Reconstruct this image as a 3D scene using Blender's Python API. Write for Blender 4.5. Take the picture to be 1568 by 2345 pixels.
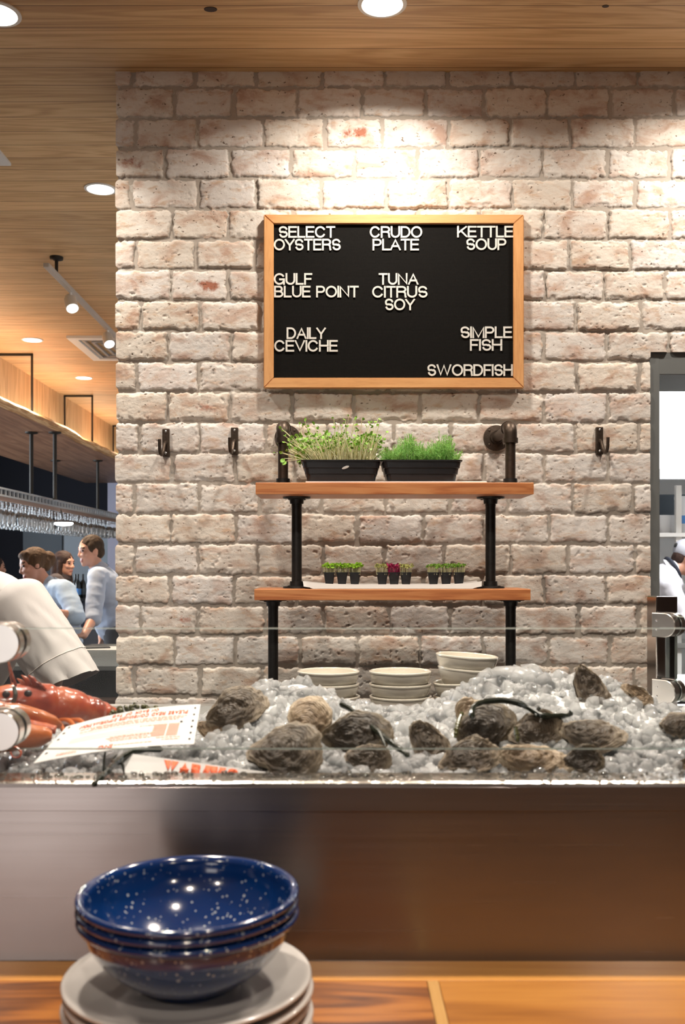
import bpy, bmesh, math, random
import numpy as np
from mathutils import Vector, Matrix, Euler

for _o in list(bpy.data.objects):
    bpy.data.objects.remove(_o)
SC = bpy.context.scene
COL = SC.collection
PI = math.pi
R = math.radians

# ------------------------------------------------------------------ camera
F = 2250.0            # focal length in pixels of the 1568 x 2345 frame
VX, VY = 770.0, 1290.0  # vanishing point of the view axis
EYE = 1.5
cam = bpy.data.cameras.new('camera')
cam.sensor_fit = 'AUTO'
cam.sensor_width = 36.0
cam.lens = F / 2345 * 36.0
cam.shift_x = (784 - VX) / 2345
cam.shift_y = (VY - 1172.5) / 2345
cam.clip_start = 0.02
cam.dof.use_dof = True
cam.dof.focus_distance = 2.9
cam.dof.aperture_fstop = 7.5
camo = bpy.data.objects.new('camera', cam)
camo.location = (0, 0, EYE)
camo.rotation_euler = (PI / 2, 0, 0)
COL.objects.link(camo)
SC.camera = camo

SC.view_settings.view_transform = 'Standard'
SC.view_settings.look = 'None'
SC.view_settings.gamma = 1.0
SC.view_settings.use_curve_mapping = False
SC.view_settings.exposure = 0.13
try:
    SC.cycles.use_denoising = True
    SC.cycles.max_bounces = 10
    SC.cycles.transmission_bounces = 8
    SC.cycles.transparent_max_bounces = 24
    SC.cycles.caustics_reflective = False
    SC.cycles.caustics_refractive = False
    SC.cycles.sample_clamp_indirect = 6.0
except Exception:
    pass

# ------------------------------------------------------------------ world and big lights
W = bpy.data.worlds.new('world')
SC.world = W
W.use_nodes = True
bg = W.node_tree.nodes['Background']
bg.inputs['Color'].default_value = (0.62, 0.72, 0.9, 1)
bg.inputs['Strength'].default_value = 0.12

WARM = (1.0, 0.895, 0.77)
WARMER = (1.0, 0.83, 0.62)
COOL = (0.80, 0.90, 1.0)


def area(name, loc, rot, sx, sy, power, col, spread=180, parent=None, disk=False):
    l = bpy.data.lights.new(name, 'AREA')
    l.shape = 'DISK' if disk else 'RECTANGLE'
    l.size = sx
    if not disk:
        l.size_y = sy
    l.energy = power
    l.color = col
    l.spread = R(spread)
    o = bpy.data.objects.new(name, l)
    o.location = loc
    o.rotation_euler = rot
    COL.objects.link(o)
    if parent:
        o.parent = parent
    return o


# daylight fill added by unseen lamps behind the camera and on the left of the bar
area('rear_fill', (-1.85, -3.9, 1.15), (R(90), 0, 0), 1.2, 2.1, 15, (1.0, 0.93, 0.88))
area('bar_fill', (-6.3, 8.6, 1.9), (0, R(-90), 0), 1.8, 5.0, 330, COOL)
area('kitchen_lamp', (2.6, 5.9, 3.15), (0, 0, 0), 1.6, 1.6, 150, (0.96, 0.98, 1.0))
# uplight added unseen on the canopy to brighten the ceiling and pine boards
area('canopy_fill', (-2.74, 9.4, 2.78), (R(180), 0, 0), 0.08, 8.5, 15, WARMER)

# ------------------------------------------------------------------ helpers: pixels to world
def P(px, py, Y):
    return np.array([(px - VX) / F * Y, Y, EYE + (VY - py) / F * Y])


def PX(px, Y):
    return (px - VX) / F * Y


def PZ(py, Y):
    return EYE + (VY - py) / F * Y


# ------------------------------------------------------------------ noise
def _h(ix, iy, iz, seed):
    with np.errstate(over='ignore'):
        n = (ix.astype(np.int64) * 374761393 + iy.astype(np.int64) * 668265263 +
             iz.astype(np.int64) * 2147483647 + seed * 974711) & 0xFFFFFFFF
        n = ((n ^ (n >> 13)) * 1274126177) & 0xFFFFFFFF
        n = ((n ^ (n >> 16)) * 2246822519) & 0xFFFFFFFF
        n = n ^ (n >> 15)
    return (n & 0xFFFFFF) / float(0xFFFFFF)


def vn3(x, y, z, seed=0):
    x = np.asarray(x, float); y = np.asarray(y, float) + 0 * x; z = np.asarray(z, float) + 0 * x
    fx, fy, fz = np.floor(x), np.floor(y), np.floor(z)
    ux, uy, uz = x - fx, y - fy, z - fz
    ux = ux * ux * (3 - 2 * ux); uy = uy * uy * (3 - 2 * uy); uz = uz * uz * (3 - 2 * uz)
    out = 0
    for a in (0, 1):
        for b in (0, 1):
            for c in (0, 1):
                w = (ux if a else 1 - ux) * (uy if b else 1 - uy) * (uz if c else 1 - uz)
                out = out + w * _h(fx + a, fy + b, fz + c, seed)
    return out


def vn2(x, y, seed=0):
    x = np.asarray(x, float); y = np.asarray(y, float) + 0 * x
    fx, fy = np.floor(x), np.floor(y)
    ux, uy = x - fx, y - fy
    ux = ux * ux * (3 - 2 * ux); uy = uy * uy * (3 - 2 * uy)
    z = np.zeros_like(fx)
    return ((1 - ux) * (1 - uy) * _h(fx, fy, z, seed) + ux * (1 - uy) * _h(fx + 1, fy, z, seed) +
            (1 - ux) * uy * _h(fx, fy + 1, z, seed) + ux * uy * _h(fx + 1, fy + 1, z, seed))


def fbm2(x, y, seed=0, o=3):
    s, a, t = 0, 0.5, 0
    for k in range(o):
        s = s + a * vn2(x * 2 ** k, y * 2 ** k, seed + k * 17); t += a; a *= 0.55
    return s / t


def fbm3(p, sc, seed=0, o=3):
    s, a, t = 0, 0.5, 0
    for k in range(o):
        q = p * sc * 2 ** k
        s = s + a * vn3(q[..., 0], q[..., 1], q[..., 2], seed + k * 17); t += a; a *= 0.55
    return s / t


def sstep(a, b, x):
    t = np.clip((x - a) / (b - a), 0, 1)
    return t * t * (3 - 2 * t)


# ------------------------------------------------------------------ helpers: meshes
def np_mesh(name, V, faces, smooth=True):
    """faces: list of int arrays (M,k)"""
    V = np.asarray(V, dtype=np.float32)
    me = bpy.data.meshes.new(name)
    me.vertices.add(len(V))
    me.vertices.foreach_set('co', V.ravel())
    faces = [np.asarray(f, dtype=np.int32) for f in faces if len(f)]
    tot = np.concatenate([np.full(len(f), f.shape[1], np.int32) for f in faces])
    idx = np.concatenate([f.ravel() for f in faces])
    start = np.concatenate([[0], np.cumsum(tot)[:-1]]).astype(np.int32)
    me.loops.add(len(idx))
    me.loops.foreach_set('vertex_index', idx)
    me.polygons.add(len(tot))
    me.polygons.foreach_set('loop_start', start)
    me.polygons.foreach_set('loop_total', tot)
    me.polygons.foreach_set('use_smooth', np.full(len(tot), bool(smooth)))
    me.update(calc_edges=True)
    me.validate()
    return me


class MB:
    def __init__(self):
        self.v = []; self.f = []; self.n = 0

    def add(self, V, faces):
        V = np.asarray(V, float).reshape(-1, 3)
        self.v.append(V)
        for f in (faces if isinstance(faces, list) else [faces]):
            f = np.asarray(f, dtype=np.int64)
            if f.size:
                self.f.append(f + self.n)
        self.n += len(V)
        return self

    def grid(self, Pn, wu=False, wv=False):
        n, m = Pn.shape[:2]
        I = np.arange(n * m).reshape(n, m)
        a = I if wu else I[:-1]
        b = np.roll(I, -1, 0) if wu else I[1:]
        if wv:
            q = np.stack([a, b, np.roll(b, -1, 1), np.roll(a, -1, 1)], -1)
        else:
            q = np.stack([a[:, :-1], b[:, :-1], b[:, 1:], a[:, 1:]], -1)
        return self.add(Pn.reshape(-1, 3), q.reshape(-1, 4))

    def box(self, x0, x1, y0, y1, z0, z1, bev=0.0, seg=2, M=None):
        bm = bmesh.new()
        bmesh.ops.create_cube(bm, size=1.0)
        for v in bm.verts:
            v.co = Vector(((x0 + x1) / 2 + v.co.x * (x1 - x0), (y0 + y1) / 2 + v.co.y * (y1 - y0),
                           (z0 + z1) / 2 + v.co.z * (z1 - z0)))
        if bev > 0:
            bmesh.ops.bevel(bm, geom=bm.edges[:], offset=bev, segments=seg, affect='EDGES', profile=0.6)
        if M is not None:
            bm.transform(M)
        self.bm(bm)
        return self

    def bm(self, bm):
        bm.verts.ensure_lookup_table(); bm.verts.index_update()
        V = [v.co[:] for v in bm.verts]
        by = {}
        for f in bm.faces:
            by.setdefault(len(f.verts), []).append([v.index for v in f.verts])
        self.add(V, [np.array(x) for x in by.values()])
        bm.free()

    def tube(self, path, r, n=10, caps=True):
        path = np.asarray(path, float)
        m = len(path)
        r = np.full(m, r) if np.isscalar(r) else np.asarray(r, float)
        t = np.gradient(path, axis=0)
        t /= np.linalg.norm(t, axis=1)[:, None] + 1e-12
        ref = np.array([0, 0, 1.0]) if abs(t[0][2]) < 0.9 else np.array([1.0, 0, 0])
        u = np.cross(t[0], ref); u /= np.linalg.norm(u)
        a = np.arange(n) / n * 2 * PI
        rows = []
        for i in range(m):
            u = u - t[i] * np.dot(u, t[i]); u /= np.linalg.norm(u) + 1e-12
            w = np.cross(t[i], u)
            rows.append(path[i] + r[i] * (np.cos(a)[:, None] * u + np.sin(a)[:, None] * w))
        b = self.n
        self.grid(np.array(rows), wv=True)
        if caps:
            self.f.append(np.array([[b + k for k in range(n - 1, -1, -1)]]))
            self.f.append(np.array([[b + (m - 1) * n + k for k in range(n)]]))
        return self

    def lathe(self, prof, n=48, c=(0, 0, 0), M=None):
        prof = np.asarray(prof, float)
        a = np.arange(n) / n * 2 * PI
        G = np.stack([prof[:, 0, None] * np.cos(a), prof[:, 0, None] * np.sin(a),
                      np.repeat(prof[:, 1, None], n, 1)], -1)
        if M is not None:
            G = G @ np.array(M)[:3, :3].T
        G = G + np.array(c)
        return self.grid(G, wv=True)

    def ell(self, c, r, M=None, n=20, m=12):
        th = np.linspace(0.02, PI - 0.02, m)
        a = np.arange(n) / n * 2 * PI
        G = np.stack([np.sin(th)[:, None] * np.cos(a), np.sin(th)[:, None] * np.sin(a),
                      np.repeat(np.cos(th)[:, None], n, 1)], -1) * np.array(r)
        if M is not None:
            G = G @ np.array(M)[:3, :3].T
        b = self.n
        self.grid(G + np.array(c), wv=True)
        self.f.append(np.array([[b + k for k in range(n)]]))
        self.f.append(np.array([[b + (m - 1) * n + k for k in range(n - 1, -1, -1)]]))
        return self

    def cap(self, p0, p1, r0, r1, n=14):
        """tapered capsule"""
        p0 = np.asarray(p0, float); p1 = np.asarray(p1, float)
        d = p1 - p0; L = np.linalg.norm(d); d = d / (L + 1e-9)
        s = np.linspace(-1, 1, 15)
        pts = []; rr = []
        for k in np.linspace(-PI / 2 + 0.12, 0, 5):
            pts.append(p0 + d * r0 * math.sin(k)); rr.append(r0 * math.cos(k))
        for k in (0.25, 0.5, 0.75):
            pts.append(p0 + d * L * k); rr.append(r0 + (r1 - r0) * k)
        for k in np.linspace(0, PI / 2 - 0.12, 5):
            pts.append(p1 + d * r1 * math.sin(k)); rr.append(r1 * math.cos(k))
        return self.tube(pts, rr, n)

    def verts(self):
        return np.concatenate(self.v)


def mesh_of(m, name, off=(0, 0, 0), smooth=True):
    return np_mesh(name, m.verts() - np.array(off), m.f, smooth)


def remesh(m, voxel, smooth_it=6, fac=0.5, off=(0, 0, 0)):
    me = mesh_of(m, 'tmp', off)
    o = bpy.data.objects.new('tmp', me)
    COL.objects.link(o)
    md = o.modifiers.new('r', 'REMESH'); md.mode = 'VOXEL'; md.voxel_size = voxel
    if smooth_it:
        sm = o.modifiers.new('s', 'SMOOTH'); sm.iterations = smooth_it; sm.factor = fac
    dg = bpy.context.evaluated_depsgraph_get()
    r = bpy.data.meshes.new_from_object(o.evaluated_get(dg))
    bpy.data.objects.remove(o)
    bpy.data.meshes.remove(me)
    for p in r.polygons:
        p.use_smooth = True
    return r


def mco(me):
    a = np.empty(len(me.vertices) * 3, np.float32)
    me.vertices.foreach_get('co', a)
    return a.reshape(-1, 3).astype(float)


def mset(me, V):
    me.vertices.foreach_set('co', np.asarray(V, np.float32).ravel())
    me.update()


def mnor(me):
    a = np.empty(len(me.vertices) * 3, np.float32)
    me.vertices.foreach_get('normal', a)
    return a.reshape(-1, 3).astype(float)


def autosmooth(me, ang=35):
    try:
        me.set_sharp_from_angle(angle=R(ang))
    except Exception:
        pass


# ------------------------------------------------------------------ helpers: objects
def tag(o, label=None, cat=None, group=None, kind=None):
    if label: o['label'] = label
    if cat: o['category'] = cat
    if group: o['group'] = group
    if kind: o['kind'] = kind
    return o


def thing(name, label, cat, loc=(0, 0, 0), group=None, kind=None):
    o = bpy.data.objects.new(name, None)
    o.empty_display_size = 0.05
    o.location = tuple(float(v) for v in loc)
    COL.objects.link(o)
    return tag(o, label, cat, group, kind)


def wloc(o):
    p = np.array(o.location[:])
    while o.parent:
        o = o.parent
        p = p + np.array(o.location[:])
    return p


def obj(name, m, mat, parent=None, origin=None, smooth=True, sharp=35):
    """m in world coordinates (or in the parent's, if that stands at the origin)"""
    off = np.zeros(3)
    if parent is not None:
        off = wloc(parent)
    elif origin is not None:
        off = np.array(origin, float)
    if isinstance(m, MB):
        me = mesh_of(m, name, off, smooth)
    else:
        me = m
        if np.abs(off).sum() > 0:
            mset(me, mco(me) - off)
    me.name = name
    if smooth and sharp:
        autosmooth(me, sharp)
    me.materials.clear()
    for x in (mat if isinstance(mat, (list, tuple)) else [mat]):
        me.materials.append(x)
    o = bpy.data.objects.new(name, me)
    COL.objects.link(o)
    if parent is not None:
        o.parent = parent
    elif origin is not None:
        o.location = tuple(float(v) for v in origin)
    return o


def dup(root, loc, rot=None, label=None):
    c = root.copy()
    COL.objects.link(c)
    c.location = tuple(float(v) for v in loc)
    if rot is not None:
        c.rotation_euler = rot
    if label:
        c['label'] = label
    for ch in list(root.children):
        if ch.type == 'LIGHT':
            continue
        d = ch.copy(); COL.objects.link(d); d.parent = c
        for g in list(ch.children):
            e = g.copy(); COL.objects.link(e); e.parent = d
    return c


def struct(name, m, mat, label, cat, **k):
    o = obj(name, m, mat, **k)
    return tag(o, label, cat, kind='structure')


# ------------------------------------------------------------------ helpers: materials
class NT:
    def __init__(self, name):
        self.m = bpy.data.materials.new(name)
        self.m.use_nodes = True
        self.t = self.m.node_tree
        self.t.nodes.clear()
        self.out = self.t.nodes.new('ShaderNodeOutputMaterial')

    def n(self, typ, ins=None, **props):
        nd = self.t.nodes.new('ShaderNode' + typ)
        for k, v in props.items():
            setattr(nd, k, v)
        for k, v in (ins or {}).items():
            s = nd.inputs[k]
            if isinstance(v, bpy.types.NodeSocket):
                self.t.links.new(v, s)
            else:
                if isinstance(v, tuple) and len(v) == 3 and s.type == 'RGBA':
                    v = (*v, 1)
                s.default_value = v
        return nd

    def ramp(self, fac, stops, interp='LINEAR'):
        nd = self.t.nodes.new('ShaderNodeValToRGB')
        cr = nd.color_ramp
        cr.interpolation = interp
        while len(cr.elements) > 1:
            cr.elements.remove(cr.elements[-1])
        for i, (p, c) in enumerate(stops):
            e = cr.elements[0] if i == 0 else cr.elements.new(p)
            e.position = p
            e.color = (*c, 1) if len(c) == 3 else c
        self.t.links.new(fac, nd.inputs[0])
        return nd.outputs[0]

    def mix(self, fac, a, b, blend='MIX'):
        nd = self.t.nodes.new('ShaderNodeMix')
        nd.data_type = 'RGBA'
        nd.blend_type = blend
        for k, v in ((0, fac), (6, a), (7, b)):
            s = nd.inputs[k]
            if isinstance(v, bpy.types.NodeSocket):
                self.t.links.new(v, s)
            else:
                s.default_value = (*v, 1) if isinstance(v, tuple) and len(v) == 3 else v
        return nd.outputs[2]

    def math(self, op, a, b=None, c=None):
        nd = self.t.nodes.new('ShaderNodeMath')
        nd.operation = op
        for i, v in enumerate((a, b, c)):
            if v is None: continue
            if isinstance(v, bpy.types.NodeSocket):
                self.t.links.new(v, nd.inputs[i])
            else:
                nd.inputs[i].default_value = v
        return nd.outputs[0]

    def coord(self, scale=(1, 1, 1), rot=(0, 0, 0), loc=(0, 0, 0), kind='Object'):
        tc = self.n('TexCoord')
        mp = self.n('Mapping', {'Vector': tc.outputs[kind], 'Scale': scale, 'Rotation': rot, 'Location': loc})
        return mp.outputs[0]

    def noise(self, vec, scale, detail=4, rough=0.55, dist=0.0, col=False):
        nd = self.n('TexNoise', {'Vector': vec, 'Scale': scale, 'Detail': detail, 'Roughness': rough, 'Distortion': dist})
        return nd.outputs['Color' if col else 'Fac']

    def bump(self, h, strength=0.3, dist=0.01):
        return self.n('Bump', {'Height': h, 'Strength': strength, 'Distance': dist}).outputs[0]

    def pbsdf(self, **k):
        ins = {}
        for a, v in k.items():
            ins[{'base': 'Base Color', 'rough': 'Roughness', 'metal': 'Metallic', 'nor': 'Normal', 'spec': 'Specular IOR Level',
                 'trans': 'Transmission Weight', 'ior': 'IOR', 'sss': 'Subsurface Weight', 'sssr': 'Subsurface Radius',
                 'ssss': 'Subsurface Scale', 'coat': 'Coat Weight', 'coatr': 'Coat Roughness', 'aniso': 'Anisotropic',
                 'sheen': 'Sheen Weight', 'alpha': 'Alpha', 'tan': 'Tangent'}[a]] = v
        return self.n('BsdfPrincipled', ins).outputs[0]

    def done(self, sh):
        self.t.links.new(sh, self.out.inputs[0])
        return self.m


def simple(name, c, rough=0.5, metal=0.0, var=0.0, vs=20, bump=0.0, bs=80, **k):
    n = NT(name)
    base = c
    v = n.coord()
    if var:
        f = n.noise(v, vs, 4)
        base = n.mix(f, tuple(x * (1 - var) for x in c), tuple(min(1, x * (1 + var)) for x in c))
    kw = dict(base=base, rough=rough, metal=metal, **k)
    if bump:
        kw['nor'] = n.bump(n.noise(v, bs, 5), bump, 0.004)
    return n.done(n.pbsdf(**kw))


def wood(name, cols, axis='x', along=0.9, across=11.0, rough=0.45, plank=0.0, rings=7.0, coat=0.0, bumpk=0.08, seed=0.0, ringk=0.45):
    n = NT(name)
    sc = {'x': (along, across, across), 'y': (across, along, across), 'z': (across, across, along)}[axis]
    v = n.coord(sc, loc=(seed, seed * 1.7, seed * 0.3))
    a = n.noise(v, 1.0, 4, 0.5, 0.6)
    rg = n.math('SINE', n.math('MULTIPLY', a, rings * 6.28))
    rg = n.math('MULTIPLY_ADD', rg, 0.5, 0.5)
    fine = n.noise(n.coord(tuple(s * 7 for s in sc)), 1.0, 5, 0.65)
    big = n.noise(n.coord(tuple(s * 0.35 for s in sc), loc=(seed, 3, 1)), 1.0, 2)
    g = n.math('ADD', n.math('MULTIPLY', rg, ringk), n.math('MULTIPLY', fine, 0.95 - ringk))
    g = n.math('ADD', g, n.math('MULTIPLY_ADD', big, 0.5, -0.22))
    col = n.ramp(g, [(0.12, cols[0]), (0.45, cols[1]), (0.85, cols[2])])
    if plank:
        tc = n.n('TexCoord')
        sp = n.n('SeparateXYZ', {0: tc.outputs['Object']})
        y = n.math('DIVIDE', sp.outputs[1 if axis == 'x' else 0], plank)
        fl = n.math('FLOOR', y)
        fr = n.math('FRACT', y)
        wn = n.n('TexWhiteNoise', {'W': fl}, noise_dimensions='1D')
        k = n.math('MULTIPLY_ADD', wn.outputs['Value'], 0.22, 0.86)
        col = n.mix(1.0, col, n.n('CombineColor', {0: k, 1: k, 2: k}).outputs[0], 'MULTIPLY')
        gap = n.math('LESS_THAN', n.math('ABSOLUTE', n.math('SUBTRACT', fr, 0.5)), 0.485)
        col = n.mix(gap, tuple(c * 0.45 for c in cols[0]), col)
    kw = dict(base=col, rough=rough, coat=coat, coatr=0.15)
    if bumpk:
        kw['nor'] = n.bump(fine, bumpk, 0.003)
    return n.done(n.pbsdf(**kw))


MAT = {}
MAT['ceiling'] = wood('ceiling_wood', [(0.42, 0.23, 0.10), (0.60, 0.37, 0.175), (0.74, 0.50, 0.26)], 'x', 0.55, 9.0, 0.5, plank=0.127, rings=9, ringk=0.34)
MAT['fascia'] = wood('fascia_wood', [(0.46, 0.29, 0.14), (0.62, 0.43, 0.23), (0.74, 0.54, 0.32)], 'z', 0.6, 9.0, 0.5, rings=6)
MAT['canopy'] = wood('canopy_wood', [(0.16, 0.075, 0.04), (0.25, 0.12, 0.065), (0.34, 0.18, 0.10)], 'y', 0.5, 9.0, 0.5, rings=6)
MAT['edge'] = wood('live_edge_wood', [(0.25, 0.11, 0.04), (0.55, 0.31, 0.13), (0.78, 0.55, 0.30)], 'y', 2.0, 22.0, 0.6, rings=3)
MAT['shelf'] = wood('shelf_wood', [(0.38, 0.11, 0.035), (0.58, 0.21, 0.07), (0.70, 0.31, 0.12)], 'x', 1.6, 26.0, 0.42, rings=5, coat=0.15)
MAT['boardframe'] = wood('oak_frame', [(0.58, 0.27, 0.10), (0.72, 0.37, 0.15), (0.80, 0.45, 0.20)], 'x', 3.0, 30.0, 0.42, rings=3, ringk=0.25)
MAT['bar1'] = wood('bar_wood_dark', [(0.09, 0.025, 0.006), (0.32, 0.105, 0.018), (0.52, 0.20, 0.04)], 'x', 1.5, 15.0, 0.28, rings=5, coat=0.5, seed=4.0)
MAT['bar2'] = wood('bar_wood_orange', [(0.25, 0.085, 0.015), (0.42, 0.165, 0.030), (0.55, 0.245, 0.05)], 'x', 1.0, 14.0, 0.28, rings=4, coat=0.5, seed=9.0, ringk=0.3)
MAT['bar3'] = wood('bar_wood_strip', [(0.42, 0.16, 0.03), (0.58, 0.25, 0.05), (0.68, 0.33, 0.08)], 'x', 0.8, 18.0, 0.28, rings=3, coat=0.5, seed=2.0, ringk=0.25)
MAT['inlay'] = wood('inlay_wood', [(0.48, 0.25, 0.07), (0.58, 0.33, 0.11), (0.66, 0.40, 0.15)], 'y', 2.0, 30.0, 0.3, rings=3, coat=0.5)
MAT['floor'] = simple('floor_concrete', (0.10, 0.065, 0.05), 0.55, var=0.25, vs=3)
MAT['navy'] = simple('navy_paint', (0.0045, 0.0065, 0.016), 0.8, var=0.1, vs=2)
MAT['slate'] = simple('slate_panel', (0.075, 0.10, 0.13), 0.5, var=0.08, vs=2)
MAT['fog'] = simple('pale_blue_panel', (0.36, 0.43, 0.50), 0.5, var=0.05, vs=2)
MAT['lav'] = simple('lavender_post', (0.40, 0.40, 0.52), 0.5, var=0.05, vs=2)
MAT['brown'] = simple('brown_plaster', (0.06, 0.036, 0.027), 0.7, var=0.25, vs=1.5)
MAT['white_wall'] = simple('kitchen_white', (0.82, 0.84, 0.85), 0.4, var=0.03, vs=2)
MAT['grey_frame'] = simple('grey_door_frame', (0.15, 0.16, 0.16), 0.55, metal=0.0, var=0.12, vs=6)
MAT['black_metal'] = simple('black_iron', (0.035, 0.033, 0.032), 0.42, metal=0.75, var=0.4, vs=60, bump=0.12, bs=180)
MAT['old_iron'] = simple('dark_bronze_iron', (0.075, 0.055, 0.042), 0.42, metal=0.8, var=0.5, vs=70, bump=0.15, bs=160)
MAT['rod'] = simple('dark_rod', (0.03, 0.026, 0.022), 0.5, metal=0.6)
MAT['screw'] = simple('bright_screw', (0.75, 0.76, 0.78), 0.22, metal=1.0)
MAT['chrome'] = simple('polished_steel', (0.62, 0.58, 0.56), 0.09, metal=1.0, var=0.04, vs=10)
MAT['clamp'] = simple('satin_steel', (0.58, 0.56, 0.54), 0.27, metal=1.0, var=0.06, vs=30)
MAT['rubber'] = simple('black_gasket', (0.012, 0.012, 0.012), 0.6)
MAT['felt'] = None
MAT['letter'] = simple('white_plastic', (0.80, 0.79, 0.75), 0.4)
MAT['black_plastic'] = simple('black_plastic', (0.012, 0.013, 0.016), 0.38, var=0.4, vs=25)
MAT['soil'] = simple('dark_soil', (0.035, 0.022, 0.014), 0.95, var=0.5, vs=120, bump=0.6, bs=200)
MAT['stem'] = simple('pale_stems', (0.80, 0.76, 0.46), 0.5, var=0.25, vs=60, sss=0.1)
MAT['leaf'] = simple('green_leaves', (0.23, 0.46, 0.05), 0.5, var=0.55, vs=45, sss=0.1)
MAT['leaf2'] = simple('lime_leaves', (0.38, 0.68, 0.05), 0.5, var=0.45, vs=90, sss=0.1)
MAT['dill'] = simple('feathery_green', (0.22, 0.50, 0.09), 0.6, var=0.55, vs=60, sss=0.1)
MAT['red_leaf'] = simple('magenta_leaves', (0.45, 0.02, 0.12), 0.5, var=0.6, vs=90)
MAT['pale_leaf'] = simple('pale_sprouts', (0.55, 0.58, 0.2), 0.55, var=0.45, vs=90)
MAT['porcelain'] = simple('white_platter', (0.88, 0.87, 0.85), 0.3, coat=0.2)
MAT['cream'] = simple('cream_glaze', (0.70, 0.655, 0.57), 0.17, var=0.04, vs=8, coat=0.6)
MAT['plate'] = simple('white_plate_glaze', (0.60, 0.56, 0.53), 0.16, var=0.03, vs=6, coat=0.6)
MAT['coat'] = simple('white_cotton', (0.58, 0.555, 0.54), 0.85, var=0.05, vs=18, bump=0.06, bs=300)
MAT['shirt_w'] = simple('kitchen_shirt', (0.46, 0.45, 0.48), 0.85, var=0.05, vs=14, bump=0.15, bs=200)
MAT['cap'] = simple('grey_cap', (0.30, 0.30, 0.33), 0.85, var=0.1, vs=40)
MAT['shirt_b'] = simple('pale_blue_shirt', (0.43, 0.54, 0.69), 0.85, var=0.08, vs=14)
MAT['shirt_m'] = simple('blue_grey_shirt', (0.42, 0.47, 0.58), 0.85, var=0.08, vs=14)
MAT['top_d'] = simple('dark_top', (0.05, 0.035, 0.035), 0.85)
MAT['pants'] = simple('dark_trousers', (0.018, 0.02, 0.028), 0.85)
MAT['eye'] = simple('dark_eye', (0.03, 0.02, 0.018), 0.25)
MAT['lip'] = simple('lips', (0.40, 0.13, 0.10), 0.45)
MAT['paper'] = simple('white_card', (0.64, 0.63, 0.615), 0.6, var=0.03, vs=30)
MAT['orange_ink'] = simple('orange_ink', (0.80, 0.13, 0.04), 0.65)
MAT['pale_ink'] = simple('pale_orange_ink', (0.78, 0.36, 0.26), 0.65)
MAT['grey_ink'] = simple('grey_ink', (0.42, 0.41, 0.42), 0.65)
MAT['hole'] = simple('punched_hole_dark', (0.03, 0.025, 0.03), 0.9)
MAT['weed'] = simple('dark_seaweed', (0.012, 0.016, 0.010), 0.25, var=0.5, vs=60)
MAT['weed2'] = simple('olive_seaweed', (0.055, 0.055, 0.010), 0.25, var=0.6, vs=80)
MAT['steel_top'] = simple('brushed_steel_counter', (0.42, 0.42, 0.41), 0.33, metal=0.9, var=0.18, vs=9)
MAT['dark_steel'] = simple('dark_oven_front', (0.03, 0.032, 0.036), 0.25, metal=0.5, var=0.3, vs=12)
MAT['bottle'] = simple('dark_bottle_glass', (0.012, 0.016, 0.02), 0.08)
MAT['blue_label'] = simple('blue_print', (0.10, 0.30, 0.70), 0.5)
MAT['white_plastic2'] = simple('white_tub', (0.85, 0.86, 0.88), 0.4)
MAT['galv'] = simple('grille_metal', (0.42, 0.44, 0.46), 0.4, metal=0.6)
MAT['rack_track'] = simple('rack_track', (0.30, 0.21, 0.17), 0.4, metal=0.4)
MAT['white_metal'] = simple('white_trim', (0.82, 0.80, 0.76), 0.4)


def mk_felt():
    n = NT('black_felt')
    v = n.coord()
    sp = n.n('SeparateXYZ', {0: v})
    g = n.math('SINE', n.math('MULTIPLY', sp.outputs[2], 2 * PI / 0.0042))
    b = n.bump(g, 0.2, 0.001)
    return n.done(n.pbsdf(base=n.mix(n.noise(v, 400, 2), (0.004, 0.004, 0.004), (0.014, 0.013, 0.012)), rough=0.95, spec=0.1, nor=b))


MAT['felt'] = mk_felt()


def mk_skin(name, c):
    n = NT(name)
    v = n.coord()
    f = n.noise(v, 18, 4)
    base = n.mix(f, tuple(x * 0.85 for x in c), (min(1, c[0] * 1.15), c[1] * 1.05, c[2] * 1.0))
    return n.done(n.pbsdf(base=base, rough=0.5, sss=0.08, sssr=(0.02, 0.008, 0.004), ssss=0.5))


MAT['skin1'] = mk_skin('fair_skin', (0.58, 0.31, 0.22))
MAT['skin2'] = mk_skin('tan_skin', (0.50, 0.26, 0.17))
MAT['skin3'] = mk_skin('brown_skin', (0.34, 0.17, 0.11))


def mk_hair(name, a, b):
    n = NT(name)
    v = n.coord((60, 60, 12))
    f = n.noise(v, 1.0, 4, 0.6, 0.3)
    return n.done(n.pbsdf(base=n.mix(f, a, b), rough=0.7, spec=0.2, nor=n.bump(f, 0.6, 0.005)))


MAT['hair_b'] = mk_hair('brown_hair', (0.028, 0.015, 0.009), (0.17, 0.095, 0.05))
MAT['hair_d'] = mk_hair('dark_hair', (0.012, 0.007, 0.006), (0.06, 0.03, 0.022))
MAT['hair_m'] = mk_hair('short_brown_hair', (0.020, 0.012, 0.008), (0.085, 0.05, 0.028))


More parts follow.
